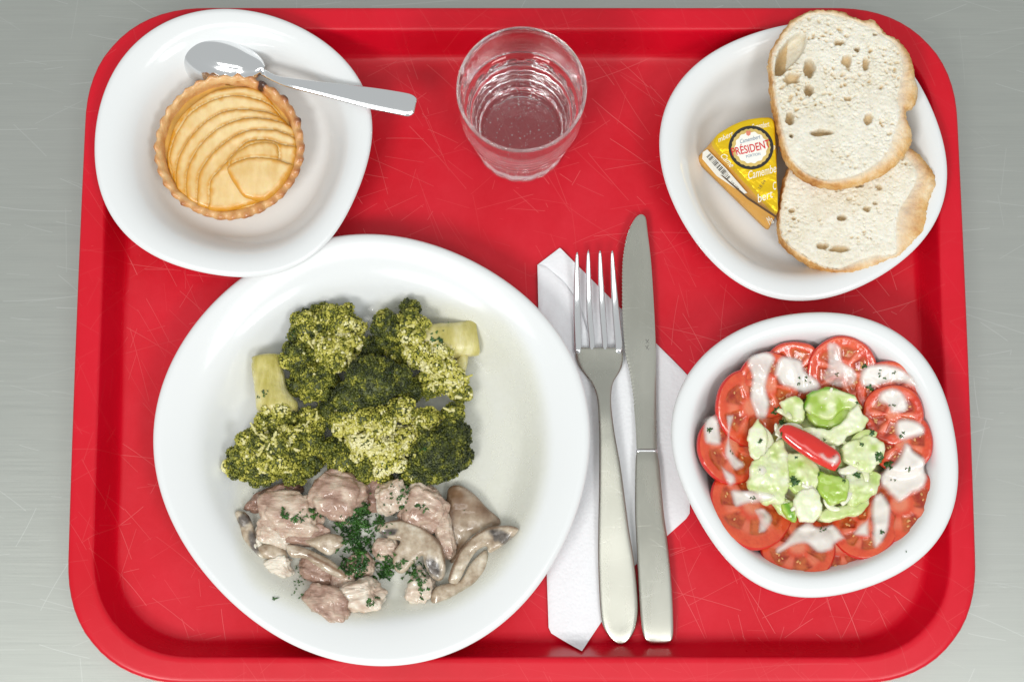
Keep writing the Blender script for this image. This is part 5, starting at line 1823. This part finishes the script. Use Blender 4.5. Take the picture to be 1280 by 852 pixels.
dress('faint dressing smear on the large lower left slice', [(250, 575), (285, 565), (310, 590), (305, 620), (285, 642), (262, 640), (258, 610)], .05, .6, 15)
dress('small dressing drop on the tip of the pepper strip', [(422, 425), (440, 420), (455, 432), (475, 420), (488, 432), (484, 452), (468, 462), (440, 448)], .08, .05, 16)
dress('round dressing spot on the large left cucumber piece', [(255, 455), (275, 448), (290, 460), (288, 480), (270, 490), (254, 478)], .05, .3, 17)

# parsley on the salad
tr = bvh('salad', 'bowl', 'dress')
gl = 'parsley sprigs scattered on the salad'
SPR = [
    (330, 335, 1.0, 5, 8, 'dark parsley sprig above the upper end of the red pepper'), (315, 300, .9, 4, 9, 'parsley sprig between the upper left dressing and the cucumber'),
    (335, 365, .6, 2, 5, 'parsley bit on the upper end of the red pepper'), (270, 383, .8, 3, 4, 'parsley bit on the pointed cucumber at the left'),
    (585, 360, .9, 4, 6, 'upright parsley sprig right of the curled cucumber ribbon'), (600, 430, 1.1, 7, 10, 'large parsley sprig on the right edge of the cucumber'),
    (635, 450, 1.0, 5, 9, 'parsley sprig between cucumber and the biggest dressing blob'), (540, 478, 1.0, 5, 8, 'parsley sprig on the lower right cucumber chunk'),
    (365, 495, 1.1, 7, 9, 'open parsley sprig left of the bright green cucumber chunk'), (448, 382, .6, 1, 3, 'tiny parsley bit just above the red pepper'),
    (555, 393, .7, 2, 3, 'small parsley bit on the right cucumber chunk'), (578, 235, .9, 3, 4, 'dark parsley bit under the upper right dressing patch'),
    (562, 175, .8, 3, 5, 'pale parsley bit at the upper edge of the upper right dressing'), (372, 425, .6, 2, 6, 'parsley bit below the left half of the red pepper'),
    (370, 215, .5, 4, 12, 'parsley flecks in the left of the wide dressing patch'), (405, 212, .45, 4, 9, 'parsley flecks in the right of the wide dressing patch'),
    (480, 200, .45, 3, 8, 'parsley flecks in the thin dressing at the top'), (610, 195, .5, 4, 14, 'parsley flecks in the middle of the upper right dressing'),
    (645, 190, .45, 3, 8, 'parsley flecks at the right of the upper right dressing'), (640, 285, .45, 3, 8, 'parsley fleck in the round dressing spot'),
    (665, 365, .55, 4, 6, 'parsley bit in the oval dressing spot'), (685, 465, .55, 3, 7, 'parsley bit in the middle of the biggest dressing blob'),
    (640, 495, .4, 2, 8, 'faint parsley fleck low in the biggest dressing blob'), (612, 640, .6, 3, 4, 'parsley bit low on the long dressing stripe'),
    (130, 350, .55, 4, 7, 'parsley fleck in the dressing at the left bowl edge'), (187, 415, .4, 3, 6, 'parsley fleck in the curved dressing strip'),
    (250, 545, .5, 4, 8, 'parsley flecks in the dressing on the large lower left slice'), (445, 640, .45, 4, 12, 'parsley flecks in the dressing on the lowest slice'),
    (475, 425, .35, 1, 2, 'parsley speck on the dressing at the pepper tip'), (268, 465, .3, 1, 2, 'parsley speck in the dressing on the large left cucumber'),
    (505, 490, .7, 2, 8, 'parsley bit at the right corner of the bright green chunk'), (540, 275, .6, 2, 3, 'parsley bit at the right end of the half round cucumber'),
    (432, 470, .5, 2, 6, 'parsley bit on the dark skin of the bright green chunk')]
for i, (x, y, sz, n, sp, lab) in enumerate(SPR):
    parts = []
    for j in range(n):
        p, nn = lay(tr, BO[0] + (x + random.uniform(-sp, sp)) / BS, BO[1] + (y + random.uniform(-sp, sp)) / BS, .03)
        if p is None: continue
        nn = nn * np.sign(nn[2]) + RNG.normal(size=3) * .25
        nn[2] = max(nn[2], .4)
        V, F = leaf(.36 * sz * random.uniform(.7, 1.1), i * 31 + j)
        parts.append((orient(V, nn, random.uniform(0, 6.28)) + p, F))
    if parts: tag(mk('parsley_sprig', *join(parts), M_PARS), lab, 'parsley', gl)
V, F = leaf(.10, 5)
tag(mk('parsley_sprig', V + P(1133, 688.5, 4.1), F, M_PARS), 'tiny dark speck of parsley on the lower right rim of the bowl', 'parsley')
